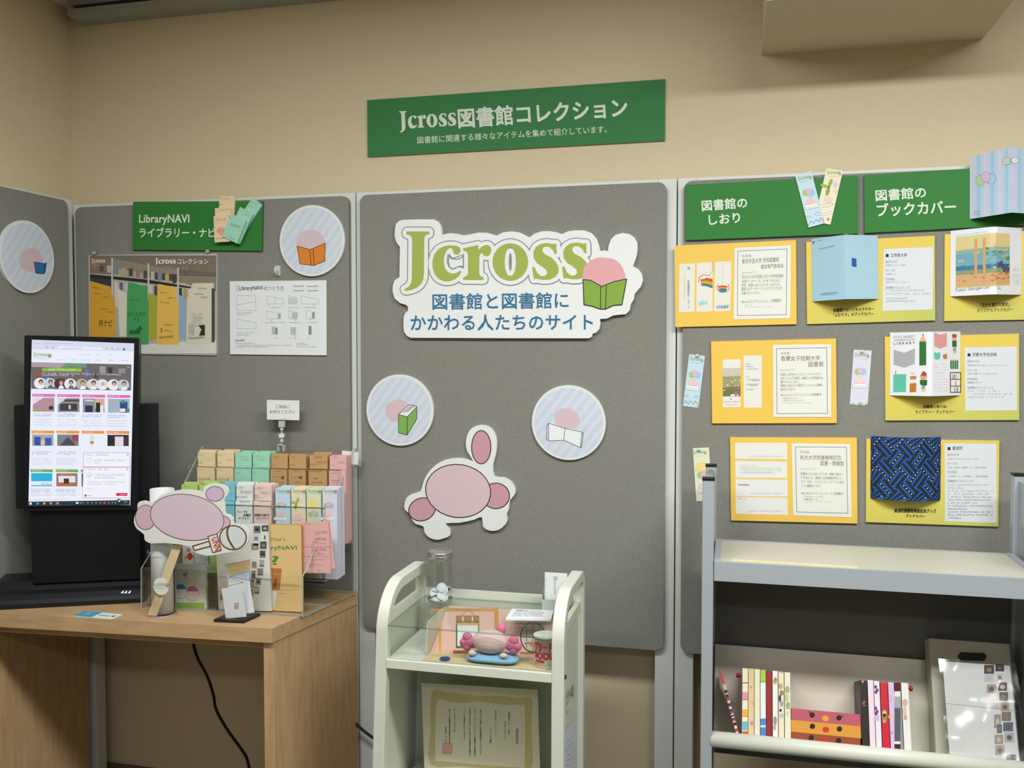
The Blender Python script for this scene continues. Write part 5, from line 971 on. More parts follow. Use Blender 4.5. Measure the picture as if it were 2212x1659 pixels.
# ============================================================ white display cart
YF, YB = -.445, -.185
cm = mat('d6dacd', .38, .4); cmi = mat('d0d4c6', .45, .35)
zg = W(843, 1350, Y=YF).z; zs = W(834, 1425, Y=YF).z; zh = .850
xl, xr = W(815, 1400, Y=YF).x, W(1191.5, 1400, Y=YF).x; PW = .0285; ZB = .12
cart = empty('display_cart', Matrix.Translation(((xl+xr)/2, (YF+YB)/2, 0)), 'white metal display cart with rounded handles and a glass-topped case, in the middle', 'cart')
def arc(c, r, a0, a1, n=10): return [(c[0]+r*math.cos(math.radians(a0+(a1-a0)*k/n)), c[1]+r*math.sin(math.radians(a0+(a1-a0)*k/n))) for k in range(n+1)]
YBk = YB+.03
def loop(x0, splay, name):
    """bent steel side frame: front post, rounded front corner, handle bar, small rear corner, rear post"""
    ro, ri, so, si = .105, .078, .045, .02
    out = [(YF, ZB)]+arc((YF+ro, zh-ro), ro, 180, 90, 30)+arc((YBk-so, zh-so), so, 90, 0, 20)+[(YBk, ZB)]
    inn = [(YF+.027, ZB)]+arc((YF+.027+ri, zh-.027-ri), ri, 180, 90, 30)+arc((YBk-.027-si, zh-.027-si), si, 90, 0, 20)+[(YBk-.027, ZB)]
    n = len(out); X = lambda x, z: x-splay*(zh-z); b = MB(); vs = []
    for x in (x0, x0+PW):
        for pts in (out, inn): vs += [(X(x, z), y, z) for y, z in pts]
    fs = []
    for k in range(n-1):
        fs += [(k, k+1, n+k+1, n+k), (2*n+k, 3*n+k, 3*n+k+1, 2*n+k+1), (k, 2*n+k, 2*n+k+1, k+1), (n+k, n+k+1, 3*n+k+1, 3*n+k)]
    fs += [(0, n, 3*n, 2*n), (n-1, 3*n-1, 4*n-1, 2*n-1)][:1]+[(n-1, 3*n-1, 4*n-1, 2*n-1)]
    b.add(vs, fs, cm); o = b.build(name, I4, cart, .003)
    for y in (YF+.014, YBk-.014): MB().tube([(X(x0+PW/2, .06)-.008, y, .03), (X(x0+PW/2, .06)+.008, y, .03)], .03, mat('2a2a2a', .5), 20).box(X(x0+PW/2, .06)-.004, X(x0+PW/2, .06)+.004, y-.008, y+.008, .03, ZB, cm).build('caster', I4, cart)
    return o
loop(xl, .035, 'side_frame'); loop(xr, .003, 'side_frame')
xi0, xi1 = xl+PW, xr
def trap(z0, z1, y0, y1, m, name, bev=.001):
    a, c = xi0-.035*(zh-z0), xi0-.035*(zh-z1); b = MB()
    b.hexa([(a, y0, z0), (xi1, y0, z0), (xi1, y1, z0), (a, y1, z0)], [(c, y0, z1), (xi1, y0, z1), (xi1, y1, z1), (c, y1, z1)], m); return b.build(name, I4, cart, bev)
trap(zs-.019, zs, YF-.001, YBk-.03, cm, 'shelf')
zlow = W(912, 1672, Y=-.268).z-.001
trap(zlow-.02, zlow, YF-.001, YBk-.03, cm, 'shelf')
trap(zlow, zg+.020, YBk-.03, YBk-.024, cmi, 'back_panel', 0)
def sidep(x, sp, name):
    b = MB(); q = []
    for z in (.18, zg-.006): q.append([(x-sp*(zh-z), YF+.027, z), (x+.004-sp*(zh-z), YF+.027, z), (x+.004-sp*(zh-z), YBk-.027, z), (x-sp*(zh-z), YBk-.027, z)])
    b.hexa(q[0], q[1], cmi); b.build(name, I4, cart)
sidep(xl+.010, .035, 'side_panel'); sidep(xr+.012, .003, 'side_panel')
for x, sp in ((xl+.004, .035), (xr+.010, .003)):
    x -= sp*(zh-zg); MB().box(x, x+.012, YF+.027, YBk-.027, zg-.010, zg+.012, cm).build('top_rail', I4, cart, .001)
gx0, gx1 = xi0-.035*(zh-zg)+.001, xi1-.001
ge = GEDGE
MB().box(gx0, gx1, YF+.001, YBk-.032, zg-.0045, zg, GLASS, ge).build('glass_top', I4, cart, 0, 'clear glass top pane')
a, c = xi0-.035*(zh-zs)+.004, xi0-.035*(zh-zg)+.004
GFp = BACK(YF+.008); MB().prism([(a, zs+.0005), (gx1-.004, zs+.0005), (gx1-.004, zg-.005), (c, zg-.005)], -.004, 0, GLASS, ge).build('glass_front', GFp.M, cart, 0, 'clear glass front pane')
# logo and sheet on the right side of the cart
RS = Pl((xr+PW-.010, 0, 0), (0, 1, 0), (0, 0, 1)); cR = crop((1180, 1220), 3.775)
A = Art(RS, cR, .0004); A.jc(150, 1095, 230, 1040, 60, '9ab08a').ell(222, 1020, 9, 50, 'b0b4b8').scrawl(150, 1170, 190, 1110, 40, '8a9ac0').scrawl(150, 1240, 215, 1160, 30, 'a0acc8').poly([(146, 1365), (232, 1250), (240, 1900), (140, 1900)], 'ccd2dc')
for k in range(6): A.scrawl(160, 1450+k*40, 220, 1415+k*40, 14, '8a90a8', seed=k)
A.build('side_print', cart)
MB().lathe([(0, .003), (.0045, .003), (.0045, 0)], (0, 0, 0), mat('2c2c2a', .4, .5), 16).build('screw', Matrix.Translation((xr+PW, YF+.010, W(1217, 1465, Y=YF).z)) @ Matrix.Rotation(math.radians(90), 4, 'Y'), cart)

# ------------------------------------------------------------ on the glass top
jb = W(951, 1307, Z=zg); JR = .0315; jc_ = back(jb, JR, 951, 1307)+Vector((0, 0, .0005)); jt = W(951, 1190, Y=jc_.y).z-jc_.z
jar = empty('glass_jar', Matrix.Translation(jc_), 'clear glass jar with metal lid and white badges, on the white cart', 'jar')
h = jt-.021; b = MB()
b.lathe([(0, .001), (JR*.9, .001), (JR, .008), (JR, h-.018), (JR*.92, h-.006), (JR*.88, h), (JR*.88, h+.018)], (0, 0, 0), GLASS, 36)
b.lathe([(JR*.82, h+.018), (JR*.82, h), (JR*.88, h-.008), (JR*.94, h-.020), (JR*.94, .010), (JR*.84, .004), (0, .004)], (0, 0, 0), GLASS, 36)
b.lathe([(JR*.80, .0005), (JR*.92, .002), (JR*.995, .009)], (0, 0, 0), mat('a4aca6', .15, .6), 36); b.build('jar_body', Matrix.Translation(jc_), jar)
ld = mat('b4b6b4', .28, .5, .85); z = h+.003
MB().lathe([(JR*.97, z), (JR*1.02, z+.002), (JR*1.02, z+.009), (JR*.98, z+.0105), (JR*1.0, z+.012), (JR*1.0, z+.016), (JR*.94, z+.018), (JR*.86, z+.018), (JR*.84, z+.0165), (0, z+.0165)], (0, 0, 0), ld, 36).build('lid', Matrix.Translation(jc_), jar)
r = random.Random(5); bw, bm = P('d6d8dc'), mat('8a8c8e', .3, .5, .8)
bads = [(-.012, -.006, .006, 10, -8), (.010, -.004, .007, -14, 6), (0, .010, .008, 5, 12), (-.010, .008, .014, 30, 20), (.012, .006, .015, -28, 14), (-.008, -.010, .016, -20, -30), (.008, -.012, .017, 42, 25), (.002, .002, .024, 15, -18), (.011, -.002, .027, 55, -20), (-.012, .0, .025, -12, 10), (.006, -.006, .036, 62, 18), (-.004, -.014, .010, 25, 5), (.014, -.010, .009, 35, -25), (-.015, .003, .007, 10, 35), (.002, .012, .020, -35, 8), (-.006, .006, .031, 20, -25), (.012, .008, .029, -40, -15), (-.013, -.007, .022, 48, 12)]
for k, (x, y, z, ax, ay) in enumerate(bads):
    Mb = Matrix.Translation(jc_+Vector((x, y, z))) @ Matrix.Rotation(math.radians(ax), 4, 'X') @ Matrix.Rotation(math.radians(ay), 4, 'Y')
    MB().lathe([(0, .0045), (.009, .0042), (.0125, .0028), (.0132, .0008), (.0125, 0)], (0, 0, 0), bw, 20).lathe([(.0125, 0), (.010, -.0004), (0, -.0004)], (0, 0, 0), bm, 20).build('button_badge', Mb, None, 0, 'round white button badge lying in the glass jar', 'badge', 'badges in the jar')
hb = BACK(-.255); q0, q1 = hb.loc(1173, 1318), hb.loc(1226, 1238); wd = q1.x-q0.x
e = empty('card_holder', Matrix.Translation(((q0.x+q1.x)/2, -.255, zg)), 'clear holder of white cards with green print, at the back right of the cart', 'card holder')
MB().box(q0.x+.004, q1.x-.002, -.255, -.247, zg+.004, zg+(q1.y-q0.y), P('dfe1e2')).build('cards', I4, e, .0006)
MB().box(q0.x-.001, q1.x+.001, -.258, -.2565, zg, zg+.030, ACR, ACE).box(q0.x-.001, q1.x+.001, -.246, -.2445, zg, zg+.052, ACR, ACE).box(q0.x-.002, q0.x-.001, -.258, -.2445, zg, zg+.04, ACR, ACE).box(q0.x-.002, q1.x+.001, -.262, -.240, zg, zg+.002, ACR, ACE).build('holder', I4, e)
A = Art(hb, CRA, .0004); A.line(ell(1787, 338, 15, 16), 5, '5aa888', True).line([(1778, 338), (1796, 338)], 4, '5aa888').vt('図書館総合展', 1780, 365, 480, 14, '8ac0a8').scrawl(1702, 560, 1704, 330, 10, 'c0c4c6').scrawl(1690, 605, 1700, 605, 8, '9a9ea0'); A.build('card_print', e)
q = [W(x, y, Z=zg+.0045) for x, y in ((1106, 1315), (1196, 1318), (1190, 1338), (1092, 1336))]
M0 = MB(); M0.hexa([(p.x, p.y, zg+.0003) for p in q[::-1]], [(p.x, p.y, zg+.0045) for p in q[::-1]], P('dfe2e4'))
o = M0.build('notice_plate', I4, None, .0005, 'white plate with small print lying on the glass top of the cart', 'notice')
NP = Pl((0, 0, zg+.0045), (1, 0, 0), (0, 1, 0)); A = Art(NP, CRA, .0003)
for k in range(5): A.scrawl(1425-k*12, 638+k*12, 1690-k*6, 645+k*11, 8, '8a8e96', seed=k)
A.t('お知らせ', 1430, 637, 1530, 640, 9, '4a4c54', .01); A.build('lettering', o)

# ------------------------------------------------------------ inside the glass case: paper tokonoma scene, plush, noodle cup
zf_ = zs+.0008; yb0 = -.372; zt_ = zg-.007
TB = Pl((0, yb0, zf_), (1, 0, 0), (0, .135, zt_-zf_)); TLn = math.hypot(.135, zt_-zf_)
def tl(x, y): return TB.loc(*CRA(x, y))
x0, x1 = tl(608, 1090).x, tl(1745, 1090).x
dio = empty('paper_room', Matrix.Translation(((x0+x1)/2, yb0, zf_)), 'pink paper backdrop of a small Japanese alcove leaning inside the glass case', 'backdrop')
MB().box(x0, x1, 0, TLn, -.0015, 0, P('dcb4a6')).build('rear_wall', TB.M, dio)
MB().box(x0, x1, YF+.014, yb0, zf_, zf_+.001, P('d8c096')).build('paper_floor', I4, dio)
MB().hexa([(x0-.004, YF+.05, zf_), (x0-.001, YF+.05, zf_), (x0-.001, yb0+.13, zf_), (x0-.004, yb0+.13, zf_)], [(x0-.004, YF+.06, zt_), (x0-.001, YF+.06, zt_), (x0-.001, yb0+.134, zt_), (x0-.004, yb0+.134, zt_)], P('d2ccb8')).build('side_wall', I4, dio)
A = Art(TB, CRA, .0004); oc = 'c98e4a'
A.rect(640, 612, 1245, 640, oc).rect(1225, 590, 1262, 830, oc).rect(715, 700, 735, 1070, 'd9a04a').poly([(605, 1070), (1590, 1070), (1590, 1092), (605, 1092)], 'c9a87a').rect(1460, 1015, 1740, 1035, 'b8843c')
A.line([(910, 690), (985, 625), (1060, 690)], 3, '5a4a3a').rect(872, 680, 1085, 740, 'a8744a').rect(930, 690, 942, 735, 'ded8cc').rect(1018, 690, 1030, 735, 'ded8cc').rect(872, 735, 1085, 980, '3a6a48').rect(880, 745, 1080, 770, 'c8a060').rect(885, 770, 1075, 960, 'dcdcdc').rect(845, 1000, 1000, 1030, '9a5a34')
A.line([(920, 900), (960, 870), (1010, 890), (1040, 850)], 3, 'b8bcc0')
A.ell(1580, 880, 118, 142, '20382c').ell(1580, 880, 108, 132, 'c8b8b0')
for d_ in (-60, 0, 60): A.line([(1580+d_, 880-120+abs(d_)*.35), (1580+d_, 880+120-abs(d_)*.35)], 5, '20382c').line([(1580-100+abs(d_)*.3, 880+d_), (1580+100-abs(d_)*.3, 880+d_)], 5, '20382c')
for k in range(6): A.ell(1545+k*8, 930+(k % 3)*14, 16, 8, 'b8843c', k*40)
A.build('printed_wall', dio)
PYc = -.404; pc = W(*CRA(1188, 1060), Y=PYc); cx = pc.x; k_ = 2.03/FPX/4.254
cus = MB(); cz = zs+.0018
def cw_(d): return Vector((math.copysign(abs(d.x)**.6, d.x), math.copysign(abs(d.y)**.6, d.y), d.z*(.75+.25*abs(d.x))))
cus.ball((cx+.006, PYc, cz+.0105), (.062, .029, .0105), mat('84b4d2', .95, .05, kind='noise', h2='90c0dc', scale=200, bump=.4), 28, 14, cw_)
cus.build('floor_cushion', I4, None, 0, 'small light blue cushion under the pink plush inside the glass case', 'cushion')
fel = mat('e4c4bf', .95, .05, kind='noise', h2='eacdc8', scale=300, bump=.6); fel2 = mat('d0708e', .95, .05, kind='noise', h2='d87c9a', scale=300, bump=.6)
pz = cz+.020; pl_ = empty('plush_toy', Matrix.Translation((cx, PYc, pz)), 'pink felt plush with deep pink side tufts on the blue cushion in the glass case', 'toy')
MB().ball((cx, PYc, pz+.027), (.042, .027, .0275), fel, 28, 16).build('body', I4, pl_)
for s_ in (-1, 1):
    b = MB()
    for dx_, dz, r_ in ((.048, .022, .015), (.055, .033, .012), (.062, .019, .012), (.056, .011, .011), (.054, .022, .014)): b.ball((cx+s_*dx_, PYc, pz+dz), (r_, .009, r_*.9), fel2, 18, 10)
    b.build('side_tuft', I4, pl_); MB().ball((cx+s_*.037, PYc-.022, pz+.004), (.0095, .007, .006), fel, 14, 8).build('paw', I4, pl_)
MB().ball((cx+.024, PYc+.008, pz+.054), (.011, .007, .013), fel2, 14, 8).build('top_tuft', I4, pl_)
ip = W(*CRA(770, 1085), Z=zs+.0025); MB().lathe([(0, .001), (.009, .0012), (.012, .004), (.0125, .0035), (.010, 0), (0, 0)], (0, 0, 0), mat('2a4a8a', .3, .5), 24).lathe([(0, .003), (.002, .003), (.0015, .010), (0, .0105)], (0, 0, 0), mat('8a9a90', .4), 8).build('small_dish', Matrix.Translation((ip.x, ip.y, zs+.0022)), None, 0, 'tiny dark blue dish on the paper floor left of the pink plush', 'dish')
cp = BACK(-.407); cl0, cl1 = cp.loc(*CRA(1588, 1178)), cp.loc(*CRA(1580, 868)); CRd = .0285; cpx = cl0.x+CRd*.96; ch = .0735
CM = Matrix.Translation((cpx, -.403, zs+.0012)); cup = empty('noodle_cup', CM, 'white instant noodle cup with red katakana, in the right corner of the glass case', 'cup')
prof_ = [(0, 0), (.0225, 0), (.0230, .002), (.0275, .070), (.0292, .0705), (.0292, .0735), (.0265, .0735), (0, .0730)]
MB().lathe(prof_, (0, 0, 0), mat('e4e0d6', .45, .3), 40).build('cup_body', CM, cup)
def wrap(vs, dz=.0004):
    o = []
    for x, z in vs:
        r = .0230+(.0275-.0230)*(z-.002)/.068+dz; a = x/r-math.pi/2-.28; o.append((r*math.cos(a), r*math.sin(a), z))
    return o
b = MB(); rd, gd = mat('c8283c', .45, .3), mat('b8a060', .45, .3)
def band(z0, z1, m, n=48, dash=1.):
    for k in range(n):
        a0, a1 = -.09+.18*k/n, -.09+.18*(k+dash)/n; b.add(wrap([(a0, z0), (a1, z0), (a1, z1), (a0, z1)]), [(0, 1, 2, 3)], m)
band(.0665, .0690, gd, 60, .5); band(.0085, .0125, gd, 60, .5); band(.0040, .0046, rd)
def wt(txt, x0, z0, w_, h_, m, dz, bold=0.):
    v, f, a0, a1, c0, c1 = glyphs(txt, 0)
    for j, (ox, oz) in enumerate(((-bold, -bold), (bold, -bold), (bold, bold), (-bold, bold)) if bold else ((0, 0),)):
        b.add(wrap([(x0+(q[0]-a0+ox)/(a1-a0)*w_, z0+(q[1]-c0+oz)/(c1-c0)*h_) for q in v], dz+j*8e-6), f, m)
for t_, z0, h_ in (('カップヌードル', .041, .020), ('NOODLE', .0235, .0155)): wt(t_, -.040, z0, .078, h_, rd, .0004, .045)
for k in range(12): b.add(wrap([(-.016+k*.002, .0150), (-.014+k*.002, .0150), (-.014+k*.002, .0205), (-.016+k*.002, .0205)], .0005), [(0, 1, 2, 3)], rd)
b.build('label_print', CM, cup)
# certificate on the lower shelf
o, pl, a, b_ = board('certificate', [(916, 1474), (1167, 1492), (1162, 1687), (911, 1668)], BACK(-.262), .006, mat('d6d2bc', .3, .35), mat('b8b49c', .5), 'framed cream certificate with a gold border standing on the lower cart shelf', 'certificate')
A = Art(pl, CRB); gb, pg = mat('b5a471', .6, .2, kind='noise', h2='cfc496', scale=260), mat('d8d5c0', .35, .3)
A.poly(smooth([(650, 400), (800, 405), (1000, 430), (1110, 440), (1300, 440), (1450, 460), (1568, 465), (1562, 700), (1556, 1160), (1300, 1120), (900, 1085), (635, 1068), (640, 740)], 3), gb)
A.poly(smooth([(720, 470), (800, 490), (960, 500), (1060, 490), (1180, 500), (1300, 520), (1480, 525), (1505, 580), (1500, 1080), (1440, 1095), (760, 1040), (685, 1000), (690, 560)], 3), pg); A.build('border_print', o); z = A.z; A = Art(pl, CRB, z)
ik = '4a463c'
for t_, x, y0, y1, w_, c in (('表彰状', 1435, 738, 885, 26, ik), ('図書館サポート部門', 1360, 583, 803, 17, ik), ('グランプリ', 1322, 675, 832, 20, ik), ('株式会社ブレインテック', 1237, 570, 815, 15, ik), ('ウパっち殿', 1190, 726, 872, 22, ik), ('あなたは第一回図書館キャラクター', 1099, 562, 1002, 18, ik), ('グランプリにおいて優秀な成績を', 1046, 556, 998, 18, ik), ('収められましたので栄誉を讃え', 1000, 552, 994, 18, ik), ('ここに表彰いたします', 950, 556, 840, 16, ik), ('二〇一五年十一月十二日', 860, 545, 772, 13, ik), ('第十七回図書館総合展運営委員会', 814, 560, 886, 14, ik), ('委員長', 778, 722, 790, 14, ik)): A.vt(t_, x, y0, y1, w_, c, .008)
A.scrawl(790, 862, 792, 812, 18, ik); A.poly([(752, 870), (838, 878), (834, 972), (748, 966)], 'd8a898').line([(752, 870), (838, 878), (834, 972), (748, 966)], 4, 'b87868', True); A.build('lettering', o)
MB().box(-a/2+.02, a/2-.02, -.30, -b_/2, -.022, -.008, mat('6a665a', .6)).build('easel_back', pl.M, o)

# ============================================================ grey book truck
TF, TBk = -.36, -.10
gm = mat('a3aab0', .35, .45); gms = mat('9aa2a8', .22, .5); dkc = mat('1c1e20', .5)
tx0, tx1 = W(1515.5, 1300, Y=TF).x, W(1540.5, 1300, Y=TF).x; tzt = W(1528, 1037, Y=TF).z; rx = W(2189, 1120, Y=TBk-.026).x
truck = empty('book_truck', Matrix.Translation(((tx0+rx)/2, (TF+TBk)/2, 0)), 'grey metal book truck with an empty top shelf, on the right', 'book truck')
for x in (tx0, rx):
    pw = tx1-tx0
    for y in (TF, TBk-.026):
        MB().box(x, x+pw, y, y+.026, .12, tzt, gm).build('post', I4, truck, .002); MB().box(x-.001, x+pw+.001, y-.001, y+.027, tzt-.001, tzt+.004, dkc).build('post_cap', I4, truck, .001)
        MB().tube([(x+pw/2-.012, y+.013, .05), (x+pw/2+.012, y+.013, .05)], .05, mat('2a2a2a', .5), 20).box(x+pw/2-.005, x+pw/2+.005, y+.008, y+.018, .05, .12, gm).build('caster', I4, truck)
    MB().box(x+pw*.35, x+pw*.65, TF+.026, TBk-.026, .20, tzt-.012, gms).build('end_panel', I4, truck, .001)
    if x == tx0: MB().tube([(x+pw/2, TF+.02, tzt-.018), (x+pw/2, TBk-.02, tzt-.018)], .010, gms, 16).build('handle_bar', I4, truck)
sx0, sx1 = tx1+.001, rx-.001; zsh = W(1557, 1210, Y=TF+.02).z; zsb = W(1700, 1244+10, Y=TF).z
MB().box(sx0, sx1, TF+.004, TBk-.026, zsh-.006, zsh, mat('bcb9ac', .4, .3)).build('top_shelf', I4, truck, .0005)
MB().box(sx0, sx1, TF-.002, TF+.006, zsh-.0415, zsh+.001, gm).build('front_fascia', I4, truck, .003)
MB().box(sx0, sx1, TBk-.024, TBk-.018, zsh-.05, zsh+.001, gm).build('rear_fascia', I4, truck, .001)
for x in (sx0, sx1-.014): MB().box(x, x+.014, TF+.006, TBk-.03, zsh, zsh+.004, gm).build('shelf_edge', I4, truck, .001)
a = W(1600, 1598+5, Y=TF+.012); ztube = a.z; crm = mat('d2d4c8', .35, .4)
MB().tube([(sx0-.004, TF+.014, ztube), (sx1+.004, TF+.014, ztube)], .0175, crm, 24).build('front_tube', I4, truck)
TA = math.radians(22)                                     # the shelf slopes down to the rear, books lean back
TS = Matrix.Translation((0, TF+.036, ztube+.004)) @ Matrix.Rotation(-TA, 4, 'X'); zl = 0.; BY = 0.
def TPl(y): return Pl(TS @ Vector((0, y, 0)), (1, 0, 0), (0, math.sin(TA), math.cos(TA)))
zbk = TPl(.118).loc(1700, 1403).y
MB().box(sx0, sx1, -.016, .122, -.006, 0, crm).build('lower_shelf', TS, truck, .001)
MB().box(sx0, sx1, .118, .122, 0, zbk, mat('c8c3b4', .22, .45)).build('shelf_back', TS, truck, .001)
MB().box(sx0, sx1, TBk-.028, TBk-.024, .40, zsh-.05, mat('666763', .6, .25)).build('rear_panel', I4, truck)
q = [W(*c, Z=zsh+.0012) for c in cq(crop((1450, 940), 2.903), (380, 775), (1170, 822), (1172, 836), (378, 788))]
MB().hexa([(p.x, p.y, zsh+.0002) for p in q[::-1]], [(p.x, p.y, zsh+.0012) for p in q[::-1]], P('d2caa0')).build('paper_strip', I4, None, 0, 'pale yellow paper strip lying along the front of the book truck top', 'paper strip')

# ------------------------------------------------------------ books on the lower shelf
BP = TPl(0)
def book(label, xa, xb, yt, col, segs=(), blobs=(), depth=.108, side=None, name='book', group='books on the lower shelf'):
    p0, p1 = BP.loc(*CR8(xa, yt)), BP.loc(*CR8(xb, yt)); x0, x1 = p0.x+.0004, p1.x-.0004; zt = p0.y; h = zt-zl
    m = mat(col, .4, .35); e = empty(name, TS @ Matrix.Translation(((x0+x1)/2, BY, zl)), label, 'book', group)
    b = MB(); b.box(x0, x1, BY, BY+.0016, zl, zt, m); b.box(x0, x0+.0014, BY+.0016, BY+depth, zl, zt, m); b.box(x1-.0014, x1, BY+.0016, BY+depth, zl, zt, mat(side, .4, .35) if side else m); b.build('cover', TS, e, .0004)
    MB().box(x0+.0014, x1-.0014, BY+.003, BY+depth-.003, zl+.002, zt-.003, mat('d9d2bf', .8)).build('pages', TS, e)
    A = Art(BP, CR8); yb = yt+448
    for a0, a1, c in segs: A.rect(xa+1.5, yt+(yb-yt)*a0, xb-1.5, yt+(yb-yt)*a1, c)
    for bx, by, rx_, ry_, c in blobs: A.ell(xa+(xb-xa)*bx, yt+(yb-yt)*by, min(rx_, (xb-xa)*.48*min(1, 2*min(bx, 1-bx)+.05)), ry_, c)
    if segs or blobs: A.build('spine_print', e)
    return e
book('slim cream book with red, pink and blue bands, leftmost of the upright books', 321, 361, 258, 'e4dcc2', [(.215, .23, 'b84a3a'), (.36, .47, 'd890a0'), (.47, .48, 'b84a3a'), (.62, .72, 'e0a840'), (.72, .73, 'c06030'), (.80, .93, '6ab0c4'), (.945, 1, 'd05a30')])
book('slim tan book, second of the upright books', 362, 401, 260, 'd6be94', [], [(.5, .28, 9, 9, 'b890a0'), (.75, .52, 8, 14, 'e0a840'), (.6, .82, 10, 16, 'b08ab0')])
book('plain cream book left of the white one with green and blue bands', 402, 441, 264, 'dcd6bc')
book('white book with a green top and a blue base', 442, 480, 270, 'dde0e2', [(0, .15, '9fc040'), (.155, .19, '8ab038'), (.73, .83, '4a80c8'), (.86, 1, '4a80c8')])
book('dark red book left of the white one with a drawn cat', 481, 521, 274, '8e2a2a')
book('white book with a faint brown drawing, right of the dark red one', 523, 560, 276, 'e0dfda', [], [(.5, .16, 14, 18, 'c89a50'), (.6, .13, 10, 12, 'a07a48'), (.5, .75, 12, 30, '9a8a78'), (.4, .85, 10, 20, 'b0a48e')])
book('cream book with a busy coloured drawing on its spine', 562, 601, 282, 'ded3b8', [(.01, .02, 'd89080')], [(.4, .22, 14, 20, 'b8a070'), (.6, .32, 14, 18, '8a8060'), (.3, .40, 8, 24, '3a3a3a'), (.6, .48, 12, 20, '90a0a8'), (.4, .58, 9, 10, '3a3838'), (.6, .66, 14, 14, 'a0b8c8')])
book('cream book with a pale green drawing, beside the stacked face boxes', 603, 644, 286, 'dcdac2', [], [(.5, .26, 16, 24, 'a8a080'), (.4, .38, 14, 28, 'b8c088'), (.6, .50, 14, 26, '9aa868'), (.5, .62, 14, 14, 'c8c8a8')])
# three boxes with printed faces
BXP = TPl(.004)
def facebox(label, xa, xb, yl, yr, ybl, col, eyes, nose, nc, brows=False):
    p0, p1 = BXP.loc(*CR8(xa, yl)), BXP.loc(*CR8(xb, yr)); zt = (p0.y+p1.y)/2; zb = ybl
    e = MB().box(p0.x, p1.x, BY+.004, BY+.115, zb, zt, mat(col, .45, .3)).build('box', TS, None, .0015, label, 'box', 'stacked face boxes')
    A = Art(BXP, CR8, .0004)
    for x, y in eyes: A.ell(x, y, 18, 18, '2a2422')
    if brows: A.line([(765, 550), (778, 562)], 5, '2a2422').line([(985, 588), (997, 577)], 5, '2a2422')
    A.ell(*nose, 23, 19, nc); A.build('printed_dots', e); return zt
h0 = facebox('brown box with a red dot nose, lowest of the three stacked boxes', 640, 1116, 683, 732, zl, '92482e', ((784, 726), (968, 746)), (874, 748), 'b8322c')
h1 = facebox('orange box with a red dot nose, in the middle of the three stacked boxes', 640, 1119, 603, 650, h0+.0002, 'd0923a', ((792, 649), (973, 667)), (882, 671), 'c0382c')
facebox('pink box with an orange dot nose, topmost of the three stacked boxes', 647, 1118, 525, 572, h1+.0002, 'b25866', ((790, 573), (970, 592)), (880, 596), 'd8983c', True)
book('black book with orange marks and a reddish side, beside the stacked face boxes', 1110, 1159, 340, '2a2826', [], [(.4, .02, 8, 10, 'd87a48'), (.6, .32, 14, 3, 'c87848'), (.5, .35, 12, 3, 'c87848'), (.6, .38, 10, 3, 'c87848')])
book('pale pink book right of the black one', 1161, 1201, 338, 'e0cfd6')
book('white book with purple clover shapes', 1203, 1242, 344, 'dcd8e2', [(.5, .6, 'c0b4d0')], [(.35, .09, 10, 12, '7a3a78'), (.6, .14, 10, 12, '7a3a78'), (.4, .17, 10, 12, '7a3a78'), (.35, .41, 10, 12, '7a3a78'), (.6, .46, 10, 12, '7a3a78'), (.4, .49, 10, 12, '7a3a78')])
book('red book with a small dog picture on its spine', 1245, 1296, 354, 'c02434', [], [(.62, .50, 18, 44, '8a7a52'), (.6, .46, 12, 16, 'd8c8a0'), (.6, .49, 10, 11, '2a221c'), (.6, .58, 14, 14, 'a89a6a')])
book('lilac book right of the red one', 1298, 1339, 352, 'cdb4d8', [], [(.45, .25, 12, 24, 'd8a0c0'), (.4, .52, 12, 14, 'e0b050'), (.7, .76, 10, 12, 'c890b8')])
book('book with maroon, white and dark grey bands', 1341, 1384, 356, '8a8c92', [(0, .13, '5a1a26'), (.13, .21, 'd8d8d8'), (.21, .38, '9a9ca2'), (.38, .88, '55585e'), (.88, .92, 'd8d8d8'), (.92, 1, '4a1a24')])
book('white book with a faint brown figure, rightmost of the upright books', 1386, 1436, 356, 'dcdbd6', [], [(.55, .30, 18, 26, 'c8a890'), (.5, .42, 14, 30, 'd0b8a0'), (.6, .52, 12, 20, 'c0a08c')])
